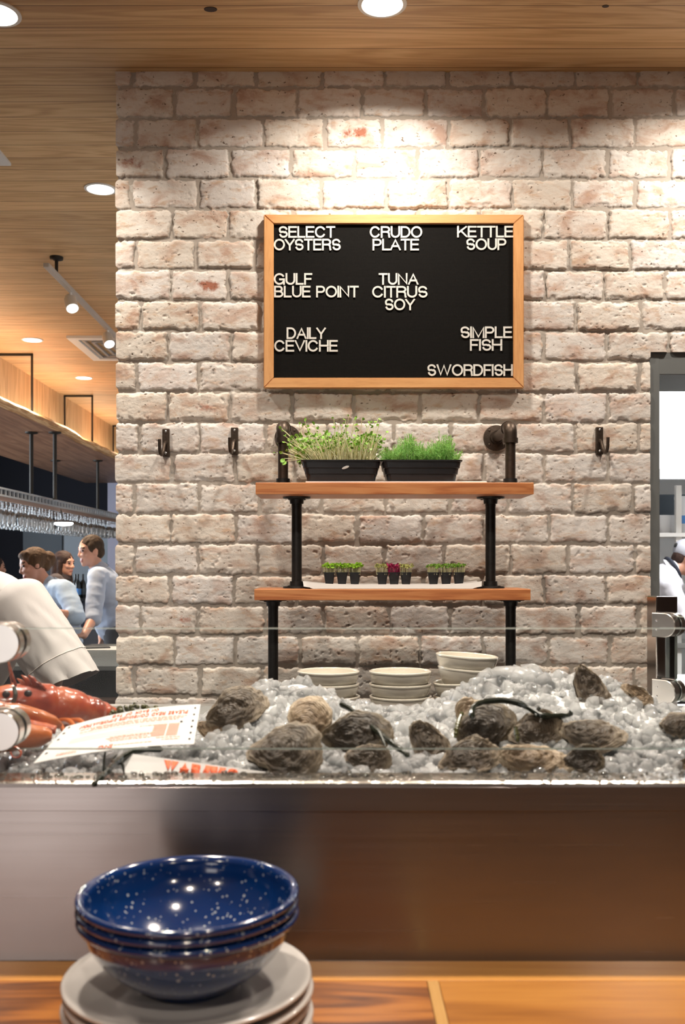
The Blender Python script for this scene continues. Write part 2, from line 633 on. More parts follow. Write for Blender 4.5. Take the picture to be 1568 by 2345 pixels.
def mk_brick():
    n = NT('whitewashed_brick')
    v = n.coord()
    tint = n.n('Attribute', attribute_name='tint').outputs['Color']
    mask = n.n('Attribute', attribute_name='mask').outputs['Fac']
    red = n.n('Attribute', attribute_name='red').outputs['Fac']
    big = n.noise(n.coord((1, 1, 1.6)), 9, 5, 0.6, 0.5)
    med = n.noise(n.coord((0.7, 1, 1.7), loc=(5, 1, 2)), 26, 6, 0.65, 0.4)
    fine = n.noise(v, 130, 6, 0.7)
    wash = n.ramp(big, [(0.33, (0.57, 0.41, 0.34)), (0.42, (0.71, 0.61, 0.555)), (0.50, (0.80, 0.76, 0.725)), (0.70, (0.86, 0.845, 0.83))])
    col = n.mix(0.55, wash, n.mix(1.0, wash, tint, 'MULTIPLY'))
    col = n.mix(n.ramp(med, [(0.54, (0, 0, 0)), (0.68, (0.7,) * 3)]), col, (0.60, 0.41, 0.27))
    redm = n.ramp(n.math('MULTIPLY', red, n.noise(n.coord(loc=(2, 7, 1)), 24, 5, 0.7)), [(0.34, (0, 0, 0)), (0.52, (1, 1, 1))])
    col = n.mix(redm, col, (0.42, 0.17, 0.11))
    pits = n.ramp(n.noise(n.coord((1, 1, 1.5), loc=(3, 3, 3)), 62, 4, 0.6), [(0.645, (0, 0, 0)), (0.70, (0.85,) * 3)])
    col = n.mix(pits, col, (0.15, 0.085, 0.05))
    col = n.mix(n.math('MULTIPLY', fine, 0.35), col, n.mix(1.0, col, (0.72, 0.69, 0.65), 'MULTIPLY'))
    mort = n.mix(n.noise(v, 45, 6, 0.7), (0.27, 0.25, 0.225), (0.58, 0.55, 0.51))
    # lime smears that run over some of the joints
    smear = n.ramp(n.noise(n.coord(loc=(9, 2, 4)), 7, 4, 0.6), [(0.44, (0, 0, 0)), (0.60, (0.85,) * 3)])
    mort = n.mix(smear, mort, (0.68, 0.64, 0.58))
    mk = n.ramp(n.math('ADD', mask, n.math('MULTIPLY_ADD', fine, 0.5, -0.25)), [(0.38, (0, 0, 0)), (0.58, (1, 1, 1))])
    # worn, dirty arris round each brick
    edge = n.ramp(n.math('ADD', mask, n.math('MULTIPLY_ADD', med, 0.9, -0.45)), [(0.45, (0.8,) * 3), (0.9, (0, 0, 0))])
    col = n.mix(n.math('MULTIPLY', edge, 0.5), col, (0.33, 0.24, 0.165))
    fin = n.mix(mk, mort, col)
    h = n.math('ADD', n.math('MULTIPLY', fine, 0.5), n.math('SUBTRACT', n.math('MULTIPLY', med, 0.28), n.math('MULTIPLY', pits, 0.9)))
    return n.done(n.pbsdf(base=fin, rough=0.88, spec=0.25, nor=n.bump(h, 0.6, 0.0045)))


MAT['brick'] = mk_brick()


def mk_steel():
    n = NT('brushed_stainless')
    v = n.coord((2, 2, 260))
    f = n.noise(v, 1.0, 3, 0.6)
    big = n.noise(n.coord((3, 3, 6)), 1.0, 3)
    tan = n.n('CombineXYZ', {0: 0.0, 1: 0.0, 2: 1.0}).outputs[0]
    rough = n.math('MULTIPLY_ADD', f, 0.08, 0.22)
    return n.done(n.pbsdf(base=n.mix(big, (0.22, 0.195, 0.19), (0.30, 0.27, 0.26)), rough=rough, metal=1.0, aniso=0.7, tan=tan,
                          nor=n.bump(n.math('ADD', n.math('MULTIPLY', f, 0.02), n.math('MULTIPLY', big, 1.0)), 0.25, 0.004)))


MAT['steel'] = mk_steel()


def mk_wet_steel():
    n = NT('wet_steel_rim')
    v = n.coord()
    d = n.n('TexVoronoi', {'Vector': v, 'Scale': 120.0}).outputs['Distance']
    f = n.noise(v, 14, 3)
    h = n.math('ADD', n.ramp(d, [(0.0, (1, 1, 1)), (0.45, (0, 0, 0))]), f)
    return n.done(n.pbsdf(base=(0.62, 0.59, 0.54), rough=n.math('MULTIPLY_ADD', f, 0.3, 0.08), metal=1.0, nor=n.bump(h, 0.5, 0.003)))


MAT['wet_steel'] = mk_wet_steel()


def mk_enamel():
    n = NT('speckled_blue_enamel')
    v = n.coord()
    vo = n.n('TexVoronoi', {'Vector': v, 'Scale': 230.0, 'Randomness': 1.0})
    rnd = n.n('SeparateColor', {0: vo.outputs['Color']})
    size = n.math('MULTIPLY_ADD', rnd.outputs[0], 0.40, -0.04)
    dots = n.math('MULTIPLY', n.math('LESS_THAN', vo.outputs['Distance'], size), n.math('GREATER_THAN', rnd.outputs[1], 0.35))
    patch = n.ramp(n.noise(v, 14, 3), [(0.36, (0.25,) * 3), (0.6, (0.95,) * 3)])
    dots = n.math('MULTIPLY', dots, patch)
    base = n.mix(n.noise(v, 8, 3), (0.002, 0.018, 0.085), (0.004, 0.034, 0.15))
    return n.done(n.pbsdf(base=n.mix(dots, base, (0.42, 0.47, 0.50)), rough=0.14, coat=0.8, coatr=0.06, spec=0.6))


MAT['enamel'] = mk_enamel()


def mk_pane(name, tintc, k, glint_white=0.0):
    """thin clear sheet: see-through with a Fresnel mirror on it"""
    n = NT(name)
    tr = n.n('BsdfTransparent', {'Color': (*tintc, 1)}).outputs[0]
    gl = n.n('BsdfGlossy', {'Color': (1, 1, 1, 1), 'Roughness': 0.03}).outputs[0]
    lw = n.n('LayerWeight', {'Blend': k})
    sh = n.n('MixShader', {0: lw.outputs['Fresnel'], 1: tr, 2: gl}).outputs[0]
    if glint_white:  # white diffuse mixed in, standing for highlights on the glass
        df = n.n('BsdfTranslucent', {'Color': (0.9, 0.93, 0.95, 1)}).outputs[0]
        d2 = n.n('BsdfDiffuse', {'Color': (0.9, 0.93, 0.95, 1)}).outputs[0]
        sh = n.n('MixShader', {0: glint_white, 1: sh, 2: n.n('AddShader', {0: df, 1: d2}).outputs[0]}).outputs[0]
    return n.done(sh)


MAT['pane'] = mk_pane('clear_glass', (0.985, 0.992, 0.988), 0.12)
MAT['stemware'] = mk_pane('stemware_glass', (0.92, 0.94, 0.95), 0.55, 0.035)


def mk_edge():
    n = NT('polished_glass_edge')
    tr = n.n('BsdfTransparent', {'Color': (0.62, 0.72, 0.68, 1)}).outputs[0]
    gl = n.pbsdf(base=(0.62, 0.70, 0.66), rough=0.12, spec=0.9, coat=1.0)
    return n.done(n.n('MixShader', {0: 0.6, 1: tr, 2: gl}).outputs[0])


MAT['glass_edge'] = mk_edge()


def mk_ice():
    n = NT('crushed_ice')
    v = n.coord()
    f = n.noise(v, 90, 4)
    p = n.pbsdf(base=(0.83, 0.835, 0.84), rough=n.math('MULTIPLY_ADD', f, 0.30, 0.02), trans=0.5, ior=1.31, sss=1.0,
                sssr=(0.05, 0.05, 0.05), ssss=1.0, coat=0.6, coatr=0.05, nor=n.bump(f, 0.25, 0.003))
    tr = n.n('BsdfTransparent', {'Color': (0.93, 0.94, 0.945, 1)}).outputs[0]
    return n.done(n.n('MixShader', {0: 0.46, 1: p, 2: tr}).outputs[0])


MAT['ice'] = mk_ice()
MAT['icebase'] = simple('packed_ice', (0.66, 0.66, 0.655), 0.35, var=0.15, vs=60, bump=0.6, bs=90, sss=0.0)


def mk_oyster(name, a, b, c, stripe=90.0):
    n = NT(name)
    v = n.coord()
    att = n.n('Attribute', attribute_name='ring').outputs['Fac']
    f = n.noise(v, 55, 6, 0.7, 0.6)
    g = n.noise(n.coord(loc=(4, 4, 4)), 16, 4, 0.6)
    rg = n.math('SINE', n.math('ADD', n.math('MULTIPLY', att, stripe), n.math('MULTIPLY', f, 26.0)))
    t = n.math('ADD', n.math('MULTIPLY', n.math('MULTIPLY_ADD', rg, 0.5, 0.5), 0.08), n.math('ADD', n.math('MULTIPLY', f, 0.55), n.math('MULTIPLY', g, 0.42)))
    t = n.math('ADD', t, n.ramp(n.math('ADD', att, n.math('MULTIPLY_ADD', f, 0.3, -0.15)), [(0.72, (0, 0, 0)), (0.95, (0.22,) * 3)]))
    col = n.ramp(t, [(0.30, a), (0.55, b), (0.84, c)])
    return n.done(n.pbsdf(base=col, rough=n.math('MULTIPLY_ADD', f, 0.5, 0.18), spec=0.55, nor=n.bump(n.math('ADD', f, n.math('MULTIPLY', rg, 0.10)), 0.7, 0.005)))


MAT['oy1'] = mk_oyster('oyster_grey_brown', (0.014, 0.009, 0.006), (0.085, 0.060, 0.038), (0.30, 0.24, 0.17))
MAT['oy2'] = mk_oyster('oyster_dark', (0.008, 0.005, 0.003), (0.040, 0.026, 0.014), (0.16, 0.12, 0.07), 60.0)
MAT['oy3'] = mk_oyster('oyster_tan', (0.07, 0.042, 0.024), (0.27, 0.19, 0.115), (0.52, 0.42, 0.30))


def mk_lob():
    n = NT('red_lobster_shell')
    v = n.coord()
    f = n.noise(v, 16, 5, 0.6)
    g = n.noise(n.coord(loc=(1, 5, 2)), 70, 4)
    geo = n.n('TexCoord').outputs['Normal']
    col = n.ramp(f, [(0.30, (0.14, 0.022, 0.012)), (0.44, (0.33, 0.055, 0.024)), (0.58, (0.43, 0.10, 0.030)), (0.75, (0.50, 0.17, 0.045))])
    col = n.mix(n.ramp(g, [(0.60, (0, 0, 0)), (0.74, (0.7,) * 3)]), col, (0.12, 0.025, 0.012))
    return n.done(n.pbsdf(base=col, rough=n.math('MULTIPLY_ADD', f, 0.3, 0.12), coat=0.5, coatr=0.1, nor=n.bump(g, 0.25, 0.003)))


MAT['lob'] = mk_lob()
MAT['lob2'] = simple('orange_lobster_limb', (0.42, 0.105, 0.018), 0.3, var=0.4, vs=30, bump=0.2, bs=90, coat=0.5)


def emit(name, c, s):
    n = NT(name)
    return n.done(n.n('Emission', {'Color': (*c, 1), 'Strength': s}).outputs[0])


MAT['lamp'] = emit('glowing_diffuser', (1.0, 0.93, 0.82), 14.0)
MAT['lamp_white'] = emit('glowing_white', (0.97, 0.99, 1.0), 5.0)
MAT['window_glow'] = emit('added_window_glow', (1.0, 0.92, 0.87), 0.8)  # glow of the two added windows

# ================================================================== SETTING
CEIL = 3.23
WY = 3.46      # brick face
m = MB(); m.box(-6.6, 4.8, -4.2, 15.4, CEIL, CEIL + 0.08)
struct('ceiling', m, MAT['ceiling'], 'pine board ceiling with long horizontal grain over the whole room', 'ceiling', smooth=False)
m = MB(); m.box(-6.6, 4.8, -4.2, 15.4, -0.08, 0)
struct('floor', m, MAT['floor'], 'dark brown floor hidden below the counters', 'floor', smooth=False)
m = MB(); m.box(-6.6, -0.5, 15.2, 15.4, 0, CEIL)
struct('wall_far', m, MAT['navy'], 'navy wall behind the bar at the far end', 'wall', smooth=False)
m = MB(); m.box(-4.22, -3.42, 15.1, 15.2, 0, 2.15)
struct('trim_1', m, MAT['fog'], 'pale blue grey panel behind the man at the bar', 'wall panel', smooth=False)
m = MB(); m.box(-4.82, -4.22, 15.12, 15.2, 0, 2.15); m.box(-4.235, -4.205, 15.05, 15.12, 0, 2.15)
struct('trim_2', m, MAT['slate'], 'dark slate panel left of the pale panel', 'wall panel', smooth=False)
m = MB(); m.box(-3.34, -3.12, 14.35, 14.6, 0, CEIL)
struct('trim_3', m, MAT['lav'], 'pale lavender post beside the brick corner', 'post', smooth=False)
m = MB(); m.box(-6.6, -6.4, -4.2, 15.4, 0, CEIL)
struct('wall_left', m, MAT['navy'], 'dark wall at the left of the bar room', 'wall', smooth=False)
m = MB(); m.box(-0.55, -0.45, 3.82, 15.2, 0, CEIL)
struct('wall_partition', m, MAT['white_wall'], 'partition between the bar and the kitchen', 'wall', smooth=False)
m = MB(); m.box(-6.4, 2.8, -4.2, -4.0, 0, CEIL)
struct('wall_back', m, MAT['brown'], 'brown wall behind the viewer', 'wall', smooth=False)
m = MB(); m.box(2.7, 2.8, -4.0, 3.5, 0, CEIL)
struct('wall_right', m, MAT['brown'], 'brown wall at the right of the dining room', 'wall', smooth=False)
m = MB(); m.box(4.6, 4.8, 3.5, 9.4, 0, CEIL)
struct('wall_kitchen_right', m, MAT['white_wall'], 'white right wall of the kitchen', 'wall', smooth=False)
m = MB(); m.box(-0.5, 4.8, 9.2, 9.4, 0, CEIL)
struct('wall_kitchen', m, MAT['white_wall'], 'white back wall of the kitchen', 'wall', smooth=False)
w = thing('added_window_1', 'added glowing window behind the viewer, reflected in the steel front', 'window', (-1.85, -4.0, 0), kind='structure')  # unseen window added for its glow in the steel front
m = MB(); m.box(-2.5, -1.2, -3.99, -3.97, 0.08, 2.3)
obj('pane', m, MAT['window_glow'], w, smooth=False)
m = MB()
for x in (-2.52, -1.18):
    m.box(x - 0.03, x + 0.03, -4.0, -3.94, 0.0, 2.36)
m.box(-2.52, -1.18, -4.0, -3.94, 2.28, 2.36); m.box(-2.52, -1.18, -4.0, -3.94, 0.0, 0.08)
obj('window_frame', m, MAT['rod'], w, smooth=False)

w = thing('added_window_2', 'added glowing window out of view on the left of the bar', 'window', (-6.4, 8.6, 1.0), kind='structure')  # unseen window added to go with the fill lamp at the bar
m = MB(); m.box(-6.395, -6.38, 6.1, 11.1, 1.0, 2.8)
obj('pane', m, MAT['window_glow'], w, smooth=False)
m = MB()
for y in (6.07, 7.75, 9.45, 11.13):
    m.box(-6.4, -6.35, y - 0.03, y + 0.03, 0.94, 2.86)
m.box(-6.4, -6.35, 6.1, 11.1, 2.8, 2.86); m.box(-6.4, -6.35, 6.1, 11.1, 0.94, 1.0)
obj('window_frame', m, MAT['rod'], w, smooth=False)
kl = thing('added_kitchen_panel', 'square white light panel added to the kitchen ceiling for its unseen lamp', 'ceiling light', (2.6, 5.9, CEIL))  # invented fixture for the unseen kitchen lamp
m = MB(); m.box(1.78, 3.42, 5.08, 6.72, CEIL - 0.05, CEIL, 0.004); obj('housing', m, MAT['white_metal'], kl, smooth=False)
m = MB(); m.box(1.82, 3.38, 5.12, 6.68, CEIL - 0.056, CEIL - 0.0505); obj('diffuser', m, MAT['lamp_white'], kl, smooth=False)
ls = thing('added_light_strip', 'slim strip housing added on top of the hung canopy for the uplight', 'strip light', (-2.74, 9.4, 2.736))  # housing added for the unseen uplight on the canopy
m = MB(); m.box(-2.78, -2.70, 5.15, 13.65, 2.736, 2.765, 0.003); obj('housing', m, MAT['white_metal'], ls, smooth=False)

# ---- brick wall: relief of single bricks
X0, X1, XD, ZD, XD2 = PX(268, WY), 2.7, PX(1488, WY), PZ(807, WY), PX(1488, WY) + 0.95


def brick_wall():
    s = 0.0034
    xs = np.arange(X0 - 0.004, X1 + s, s); zs = np.arange(0.55, CEIL + s, s)
    X, Z = np.meshgrid(xs, zs)
    ch = 69.7 / F * WY
    z0 = PZ(270, WY)                       # a bed joint
    wob = (fbm2(X * 9, Z * 9, 3, 2) - 0.5) * 0.010
    zz = (z0 - Z + wob * 0.7) / ch
    row = np.floor(zz); v = zz - row       # row 0 is the course below that joint (odd course)
    bl = 143.0 / F * WY
    rj = _h(row, row * 0, row * 0 + 5, 7) - 0.5
    off = np.where(np.mod(row, 2) == 0, PX(312, WY), PX(392, WY)) + rj * 0.028
    xw = X + (fbm2(X * 11, Z * 11, 9, 2) - 0.5) * 0.012
    uu = (xw - off) / bl
    # joints shift a little brick by brick
    k = np.round(uu)
    jit = (_h(k, row, k * 0, 11) - 0.5) * 0.10
    kk = np.where(uu < k + jit, k - 1, k)
    ja = kk + (_h(kk, row, kk * 0, 11) - 0.5) * 0.10
    jb = kk + 1 + (_h(kk + 1, row, kk * 0, 11) - 0.5) * 0.10
    du = np.minimum(uu - ja, jb - uu) * bl
    dv = np.minimum(v, 1 - v) * ch
    jw = 0.0048 + 0.0035 * _h(kk, row, kk * 0, 23)      # half joint
    rag = (fbm2(X * 55, Z * 55, 31, 4) - 0.5) * 0.017
    # rounded corners
    rc = 0.0065
    ax = np.maximum(rc - (du - jw), 0); ay = np.maximum(rc - (dv - jw * 0.8), 0)
    d = rc - np.sqrt(ax * ax + ay * ay)
    d = np.where((du - jw > rc) & (dv - jw > rc), np.minimum(du, dv) - jw, d) + rag
    mask = sstep(-0.003, 0.004, d)
    chip = sstep(0.60, 0.78, fbm2(X * 17, Z * 21, 51, 3))
    face = 0.0085 * (0.8 * sstep(-0.0022, 0.0032, d) + 0.2 * sstep(0.0, 0.014, d))
    pit = sstep(0.72, 0.82, fbm2(X * 95, Z * 100, 131, 2)) * sstep(0.42, 0.62, fbm2(X * 12, Z * 12, 141, 2))
    face = face - 0.003 * pit
    face = face * (1 - 0.5 * chip * (1 - sstep(0.004, 0.016, d)))
    rnd = _h(kk, row, kk * 0, 41)
    face = face + mask * ((rnd - 0.5) * 0.005 + (fbm2(X * 55, Z * 90, 61, 3) - 0.5) * 0.0018 + ((uu - ja) - 0.5) * (_h(kk, row, kk * 0, 151) - 0.5) * 0.005 + (v - 0.5) * (_h(kk, row, kk * 0, 161) - 0.6) * 0.005)
    face = face + (1 - mask) * (fbm2(X * 50, Z * 50, 71, 2) - 0.5) * 0.004
    # left corner: bricks stand proud of the joints there
    edge = np.clip(1 - (X - X0) / 0.03, 0, 1)
    Xo = X + edge * ((1 - sstep(-0.004, 0.008, dv - jw + rag)) * 0.007 + (rnd - 0.5) * 0.006)
    Y = WY + 0.004 - face
    V = np.stack([Xo, Y, Z], -1)
    n, mm = X.shape
    I = np.arange(n * mm).reshape(n, mm)
    q = np.stack([I[:-1, :-1], I[:-1, 1:], I[1:, 1:], I[1:, :-1]], -1)
    keep = ~((X[:-1, :-1] > XD) & (X[:-1, :-1] < XD2) & (Z[:-1, :-1] < ZD))
    me = np_mesh('wall_front', V.reshape(-1, 3), [q[keep]], True)
    N = n * mm
    t1 = _h(kk, row, kk * 0, 81); t2 = _h(kk, row, kk * 0, 91)
    val = 0.84 + 0.24 * t1
    tint = np.stack([val * (1.0 + 0.02 * t2), val * (0.92 + 0.10 * t2), val * (0.79 + 0.25 * t2), np.ones_like(val)], -1)
    a = me.attributes.new('tint', 'FLOAT_COLOR', 'POINT'); a.data.foreach_set('color', tint.astype(np.float32).ravel())
    a = me.attributes.new('mask', 'FLOAT', 'POINT'); a.data.foreach_set('value', mask.astype(np.float32).ravel())
    red = np.where(_h(kk, row, kk * 0, 101) > 0.93, 0.55, 0.0)
    for (px, py, rr) in ((815, 305, 1.15), (480, 655, 1.05), (300, 375, 1.0), (565, 660, 0.8), (470, 935, 0.85), (420, 1420, 0.8)):
        bx, bz = PX(px, WY), PZ(py, WY)
        dd = np.exp(-(((X - bx) / 0.075) ** 2 + ((Z - bz) / 0.040) ** 2) * 1.2)
        red = np.maximum(red, rr * dd)
    a = me.attributes.new('red', 'FLOAT', 'POINT'); a.data.foreach_set('value', red.astype(np.float32).ravel())
    return me


bw = brick_wall()
bo = struct('wall_front', bw, MAT['brick'], 'whitewashed brick wall with grey mortar joints', 'wall', sharp=0)
m = MB()
m.box(X0 + 0.008, XD - 0.004, WY + 0.003, WY + 0.34, 0, CEIL)
m.box(XD - 0.004, XD2, WY + 0.003, WY + 0.34, ZD, CEIL)
m.box(XD2, 4.7, WY + 0.003, WY + 0.34, 0, CEIL)
obj('wall_core', m, simple('wall_core_lime', (0.45, 0.40, 0.35), 0.9, var=0.2, vs=14, bump=0.4, bs=60), bo, smooth=False)
m = MB(); m.box(X0 + 0.004, XD - 0.006, WY - 0.004, WY + 0.02, 0, 0.56); m.box(XD2, 2.7, WY - 0.004, WY + 0.02, 0, 0.56)
obj('plinth', m, MAT['brown'], bo, smooth=False)

# door opening to the kitchen
d1 = thing('door_1', 'grey metal framed doorway into the bright kitchen', 'doorway', (XD, WY, 0), kind='structure')
m = MB()
fw = PX(1511, WY) - XD
m.box(XD - 0.002, XD + fw, WY + 0.003, WY + 0.345, 0, ZD, 0.003)
obj('jamb', m, MAT['grey_frame'], d1, smooth=False)
m = MB(); m.box(XD2 - fw, XD2 + 0.002, WY + 0.003, WY + 0.345, 0, ZD, 0.003)
obj('jamb', m, MAT['grey_frame'], d1, smooth=False)
m = MB(); m.box(XD - 0.002, XD2 + 0.002, WY + 0.0035, WY + 0.344, ZD - 0.078, ZD + 0.002, 0.003)
obj('header', m, MAT['grey_frame'], d1, smooth=False)

# ---- fascia and hung canopy over the bar (left)
m = MB(); m.box(-2.9, -2.82, 3.8, 14.6, 2.70, CEIL)
struct('trim_4', m, MAT['fascia'], 'vertical pine boards above the hung bar canopy', 'wood panelling', smooth=False)


def canopy():
    ys = np.linspace(5.0, 14.35, 160)
    wav = (fbm2(ys * 2.2, ys * 0, 5, 3) - 0.5) * 0.07
    m = MB()
    xe = -2.44 + wav
    th0, th1 = 2.675, 2.735
    prof = [(-3.66 + 0 * xe, th0 + 0 * xe), (xe - 0.07, th0 + 0 * xe), (xe - 0.045, th1 + 0 * xe), (-3.66 + 0 * xe, th1 + 0 * xe)]
    G = np.stack([np.stack([p[0], ys, p[1]], -1) for p in prof], 1)
    m.grid(G, wv=True)
    n = m.n
    m.f.append(np.array([[3, 2, 1, 0]])); m.f.append(np.array([[n - 4, n - 3, n - 2, n - 1]]))
    e = MB()
    prof = [(xe - 0.07, th0 + 0.001), (xe - 0.01, th0 + 0.010), (xe, th0 + 0.032), (xe - 0.012, th1 - 0.008), (xe - 0.045, th1 + 0.001)]
    G = np.stack([np.stack([p[0], ys, p[1] + 0 * ys], -1) for p in prof], 1)
    e.grid(G)
    return m, e


cp = thing('hanging_canopy', 'long dark wood canopy with live edge hung over the bar', 'canopy', (-2.44, 9.0, 2.675))
m, e = canopy()
obj('panel', m, MAT['canopy'], cp, smooth=False)
obj('live_edge', e, MAT['edge'], cp)
for yy in (8.1, 10.1, 12.3):
    m = MB()
    a = 0.008
    m.box(-2.80, -2.50, yy - a, yy + a, CEIL - 0.02, CEIL - 0.002)
    m.box(-2.516, -2.50, yy - a, yy + a, 2.73, CEIL - 0.01)
    m.box(-2.80, -2.784, yy - a, yy + a, 2.73, CEIL - 0.01)
    obj('hanger_frame', m, MAT['rod'], cp, smooth=False)

# ---- glass rack below the canopy
RX0, RX1, RZ = -3.24, -2.60, 2.02
rk = thing('glass_rack', 'long steel overhead rack hung from the canopy, holding glasses', 'glass rack', (-2.6, 9.0, RZ))
m = MB()
for x in (RX1, RX0):
    m.box(x - 0.012, x + 0.012, 6.4, 13.2, RZ + 0.055, RZ + 0.07)
    m.box(x - 0.012, x + 0.012, 6.4, 13.2, RZ, RZ + 0.014)
obj('rail', m, MAT['galv'], rk, smooth=False)
for y in np.arange(7.0, 12.8, 0.10):
    m = MB(); m.box(RX1 - 0.008, RX1 + 0.008, y, y + 0.028, RZ + 0.012, RZ + 0.057)
    obj('upright', m, MAT['galv'], rk, smooth=False)
m = MB(); m.box(RX1 - 0.004, RX1 + 0.006, 6.4, 13.2, RZ - 0.034, RZ - 0.0005)
obj('front_board', m, MAT['rack_track'], rk, smooth=False)
for x in (-2.655, -2.78, -2.92, -3.06):
    m = MB()
    for d in (-0.022, 0.022):
        m.box(x + d - 0.006, x + d + 0.006, 6.4, 13.2, RZ - 0.004, RZ + 0.006)
    obj('hanging_track', m, MAT['rack_track'], rk, smooth=False)
for y in np.arange(6.6, 13.2, 1.1):
    m = MB(); m.box(RX0, RX1, y - 0.012, y + 0.012, RZ + 0.006, RZ + 0.02)
    obj('cross_bar', m, MAT['rack_track'], rk, smooth=False)
for (px, Y, x) in ((72, 8.8, -2.73), (137, 8.8, -2.52), (218, 11.2, -2.72), (125, 11.2, -3.2)):
    m = MB()
    m.tube([(x, Y, RZ + 0.05), (x, Y, 2.678)], 0.017, 10)
    m.lathe([(0.0, 2.676), (0.055, 2.676), (0.055, 2.664), (0.02, 2.655)], 16, (x, Y, 0))
    obj('hanging_rod', m, MAT['rod'], rk)

# hanging stemware
g = MB()
pr = [(0.0, 0.0), (0.034, -0.001), (0.034, -0.004), (0.006, -0.010), (0.004, -0.03), (0.004, -0.085), (0.012, -0.095), (0.032, -0.115),
      (0.040, -0.140), (0.038, -0.17), (0.032, -0.20), (0.030, -0.20), (0.036, -0.165), (0.038, -0.14), (0.030, -0.117), (0.008, -0.098), (0.0, -0.096)]
g.lathe(pr, 14)
gl0 = None
rng = random.Random(4)
for ix, x in enumerate((-2.655, -2.78, -2.92, -3.06)):
    for y in np.arange(6.9, 12.6, 0.10):
        px = VX + x / y * F
        if px < -40 or px > 300:
            continue
        if rng.random() < 0.1 or (ix == 0 and abs(y - 9.25) < 0.15):
            continue
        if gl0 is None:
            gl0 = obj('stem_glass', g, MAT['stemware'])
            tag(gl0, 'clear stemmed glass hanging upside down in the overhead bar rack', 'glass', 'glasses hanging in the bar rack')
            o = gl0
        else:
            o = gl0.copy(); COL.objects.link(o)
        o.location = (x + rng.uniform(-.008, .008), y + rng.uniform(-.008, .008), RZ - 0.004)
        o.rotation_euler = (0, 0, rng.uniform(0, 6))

# bright lamp under the rack
Yl = 9.25
c = P(146, 1199, Yl)
t = thing('rack_lamp', 'glowing flat round lamp below the rack of glasses', 'lamp', c)
m = MB(); m.lathe([(0.0, 0.012), (0.082, 0.010), (0.088, 0.0), (0.07, -0.016), (0.0, -0.024)], 24, c)
obj('shade', m, MAT['lamp_white'], t)
m = MB(); m.tube([c + (0, 0, 0.008), (RX1, c[1], RZ + 0.005)], 0.006, 8)
obj('stem', m, MAT['rod'], t)

# ================================================================== CEILING FITTINGS
def recessed(px, py, label, r=0.062, power=20, spread=115, col=WARM):
    Y = (CEIL - EYE) * F / (VY - py)
    recessed_at(PX(px, Y), Y, label, r, power, spread, col)


def recessed_at(x, Y, label, r=0.062, power=20, spread=115, col=WARM):
    t = thing('recessed_light', label, 'ceiling light', (x, Y, CEIL), 'recessed ceiling lights')
    m = MB(); m.lathe([(r + 0.014, CEIL), (r + 0.014, CEIL - 0.004), (r + 0.002, CEIL - 0.006), (r, CEIL - 0.002)], 32, (x, Y, 0))
    obj('trim_ring', m, MAT['white_metal'], t)
    m = MB(); m.lathe([(0.0005, CEIL - 0.004), (r, CEIL - 0.003), (r + 0.003, CEIL - 0.001)], 32, (x, Y, 0))
    obj('diffuser', m, MAT['lamp'], t)
    l = area('recessed_lamp', (0, 0, -0.012), (0, 0, 0), r * 1.7, 0, power, col, spread, t, True)
    return t


recessed(875, 8, 'round recessed downlight over the letter board, at the top of the picture', power=15, spread=150)
recessed(-8, 30, 'round recessed downlight cut by the left edge at the top corner', power=12)
recessed(230, 432, 'round recessed downlight beside the top left corner of the brick wall', r=0.060, power=12)
recessed(74, 778, 'round recessed downlight above the hung canopy, nearer one', r=0.068, power=46, col=WARMER)
recessed(192, 865, 'round recessed downlight above the hung canopy, farther one', r=0.068, power=46, col=WARMER)
recessed_at(1.36, 3.02, 'round recessed downlight over the doorway, outside the picture', power=15, spread=150)
recessed_at(-2.35, 11.4, 'round recessed downlight at the far end of the canopy', power=30, col=WARMER)
for x, y, pw in ((-0.55, 1.70, 21), (0.70, 1.70, 21), (0.35, 0.45, 5)):
    recessed_at(x, y, 'round recessed downlight over the oyster counter, above the picture', power=pw, spread=125)
for x, y in ((-1.7, -1.6), (0.05, -0.9), (1.5, -2.2)):  # unseen downlights added as general fill light
    recessed_at(x, y, 'round recessed downlight added behind the viewer for general light', r=0.075, power=18, spread=150)

# knots in the ceiling boards stay as small inset discs
for px, py, r in ((482, 21, 0.014), (1386, 14, 0.007)):
    Y = (CEIL - EYE) * F / (VY - py); x = PX(px, Y)
    m = MB(); m.lathe([(r, CEIL + 0.001), (r * 0.98, CEIL - 0.0015), (0.0, CEIL - 0.0015)], 16)
    V = m.v[0]; V[:, 0] *= 1.5
    m.v[0] = V + np.array([x, Y, 0])
    o = obj('ceiling_knot', m, simple('dark_knot', (0.035, 0.016, 0.01), 0.6), origin=(x, Y, CEIL))
    tag(o, 'dark knot in the ceiling boards, ' + ('larger one left of the downlight' if px < 900 else 'small one right of the downlight'), 'wood knot', kind='structure')

# white corner of a ceiling hatch at the left edge
Yh = (CEIL - EYE) * F / (VY - 374)
m = MB(); m.box(PX(26, Yh) - 0.5, PX(26, Yh), Yh - 0.42, Yh, CEIL - 0.012, CEIL + 0.002, 0.003)
o = obj('ceiling_vent', m, simple('white_grille_plain', (0.62, 0.60, 0.58), 0.5), origin=(PX(26, Yh), Yh, CEIL))
tag(o, 'plain white ceiling plate cut by the left edge above the track light', 'vent')

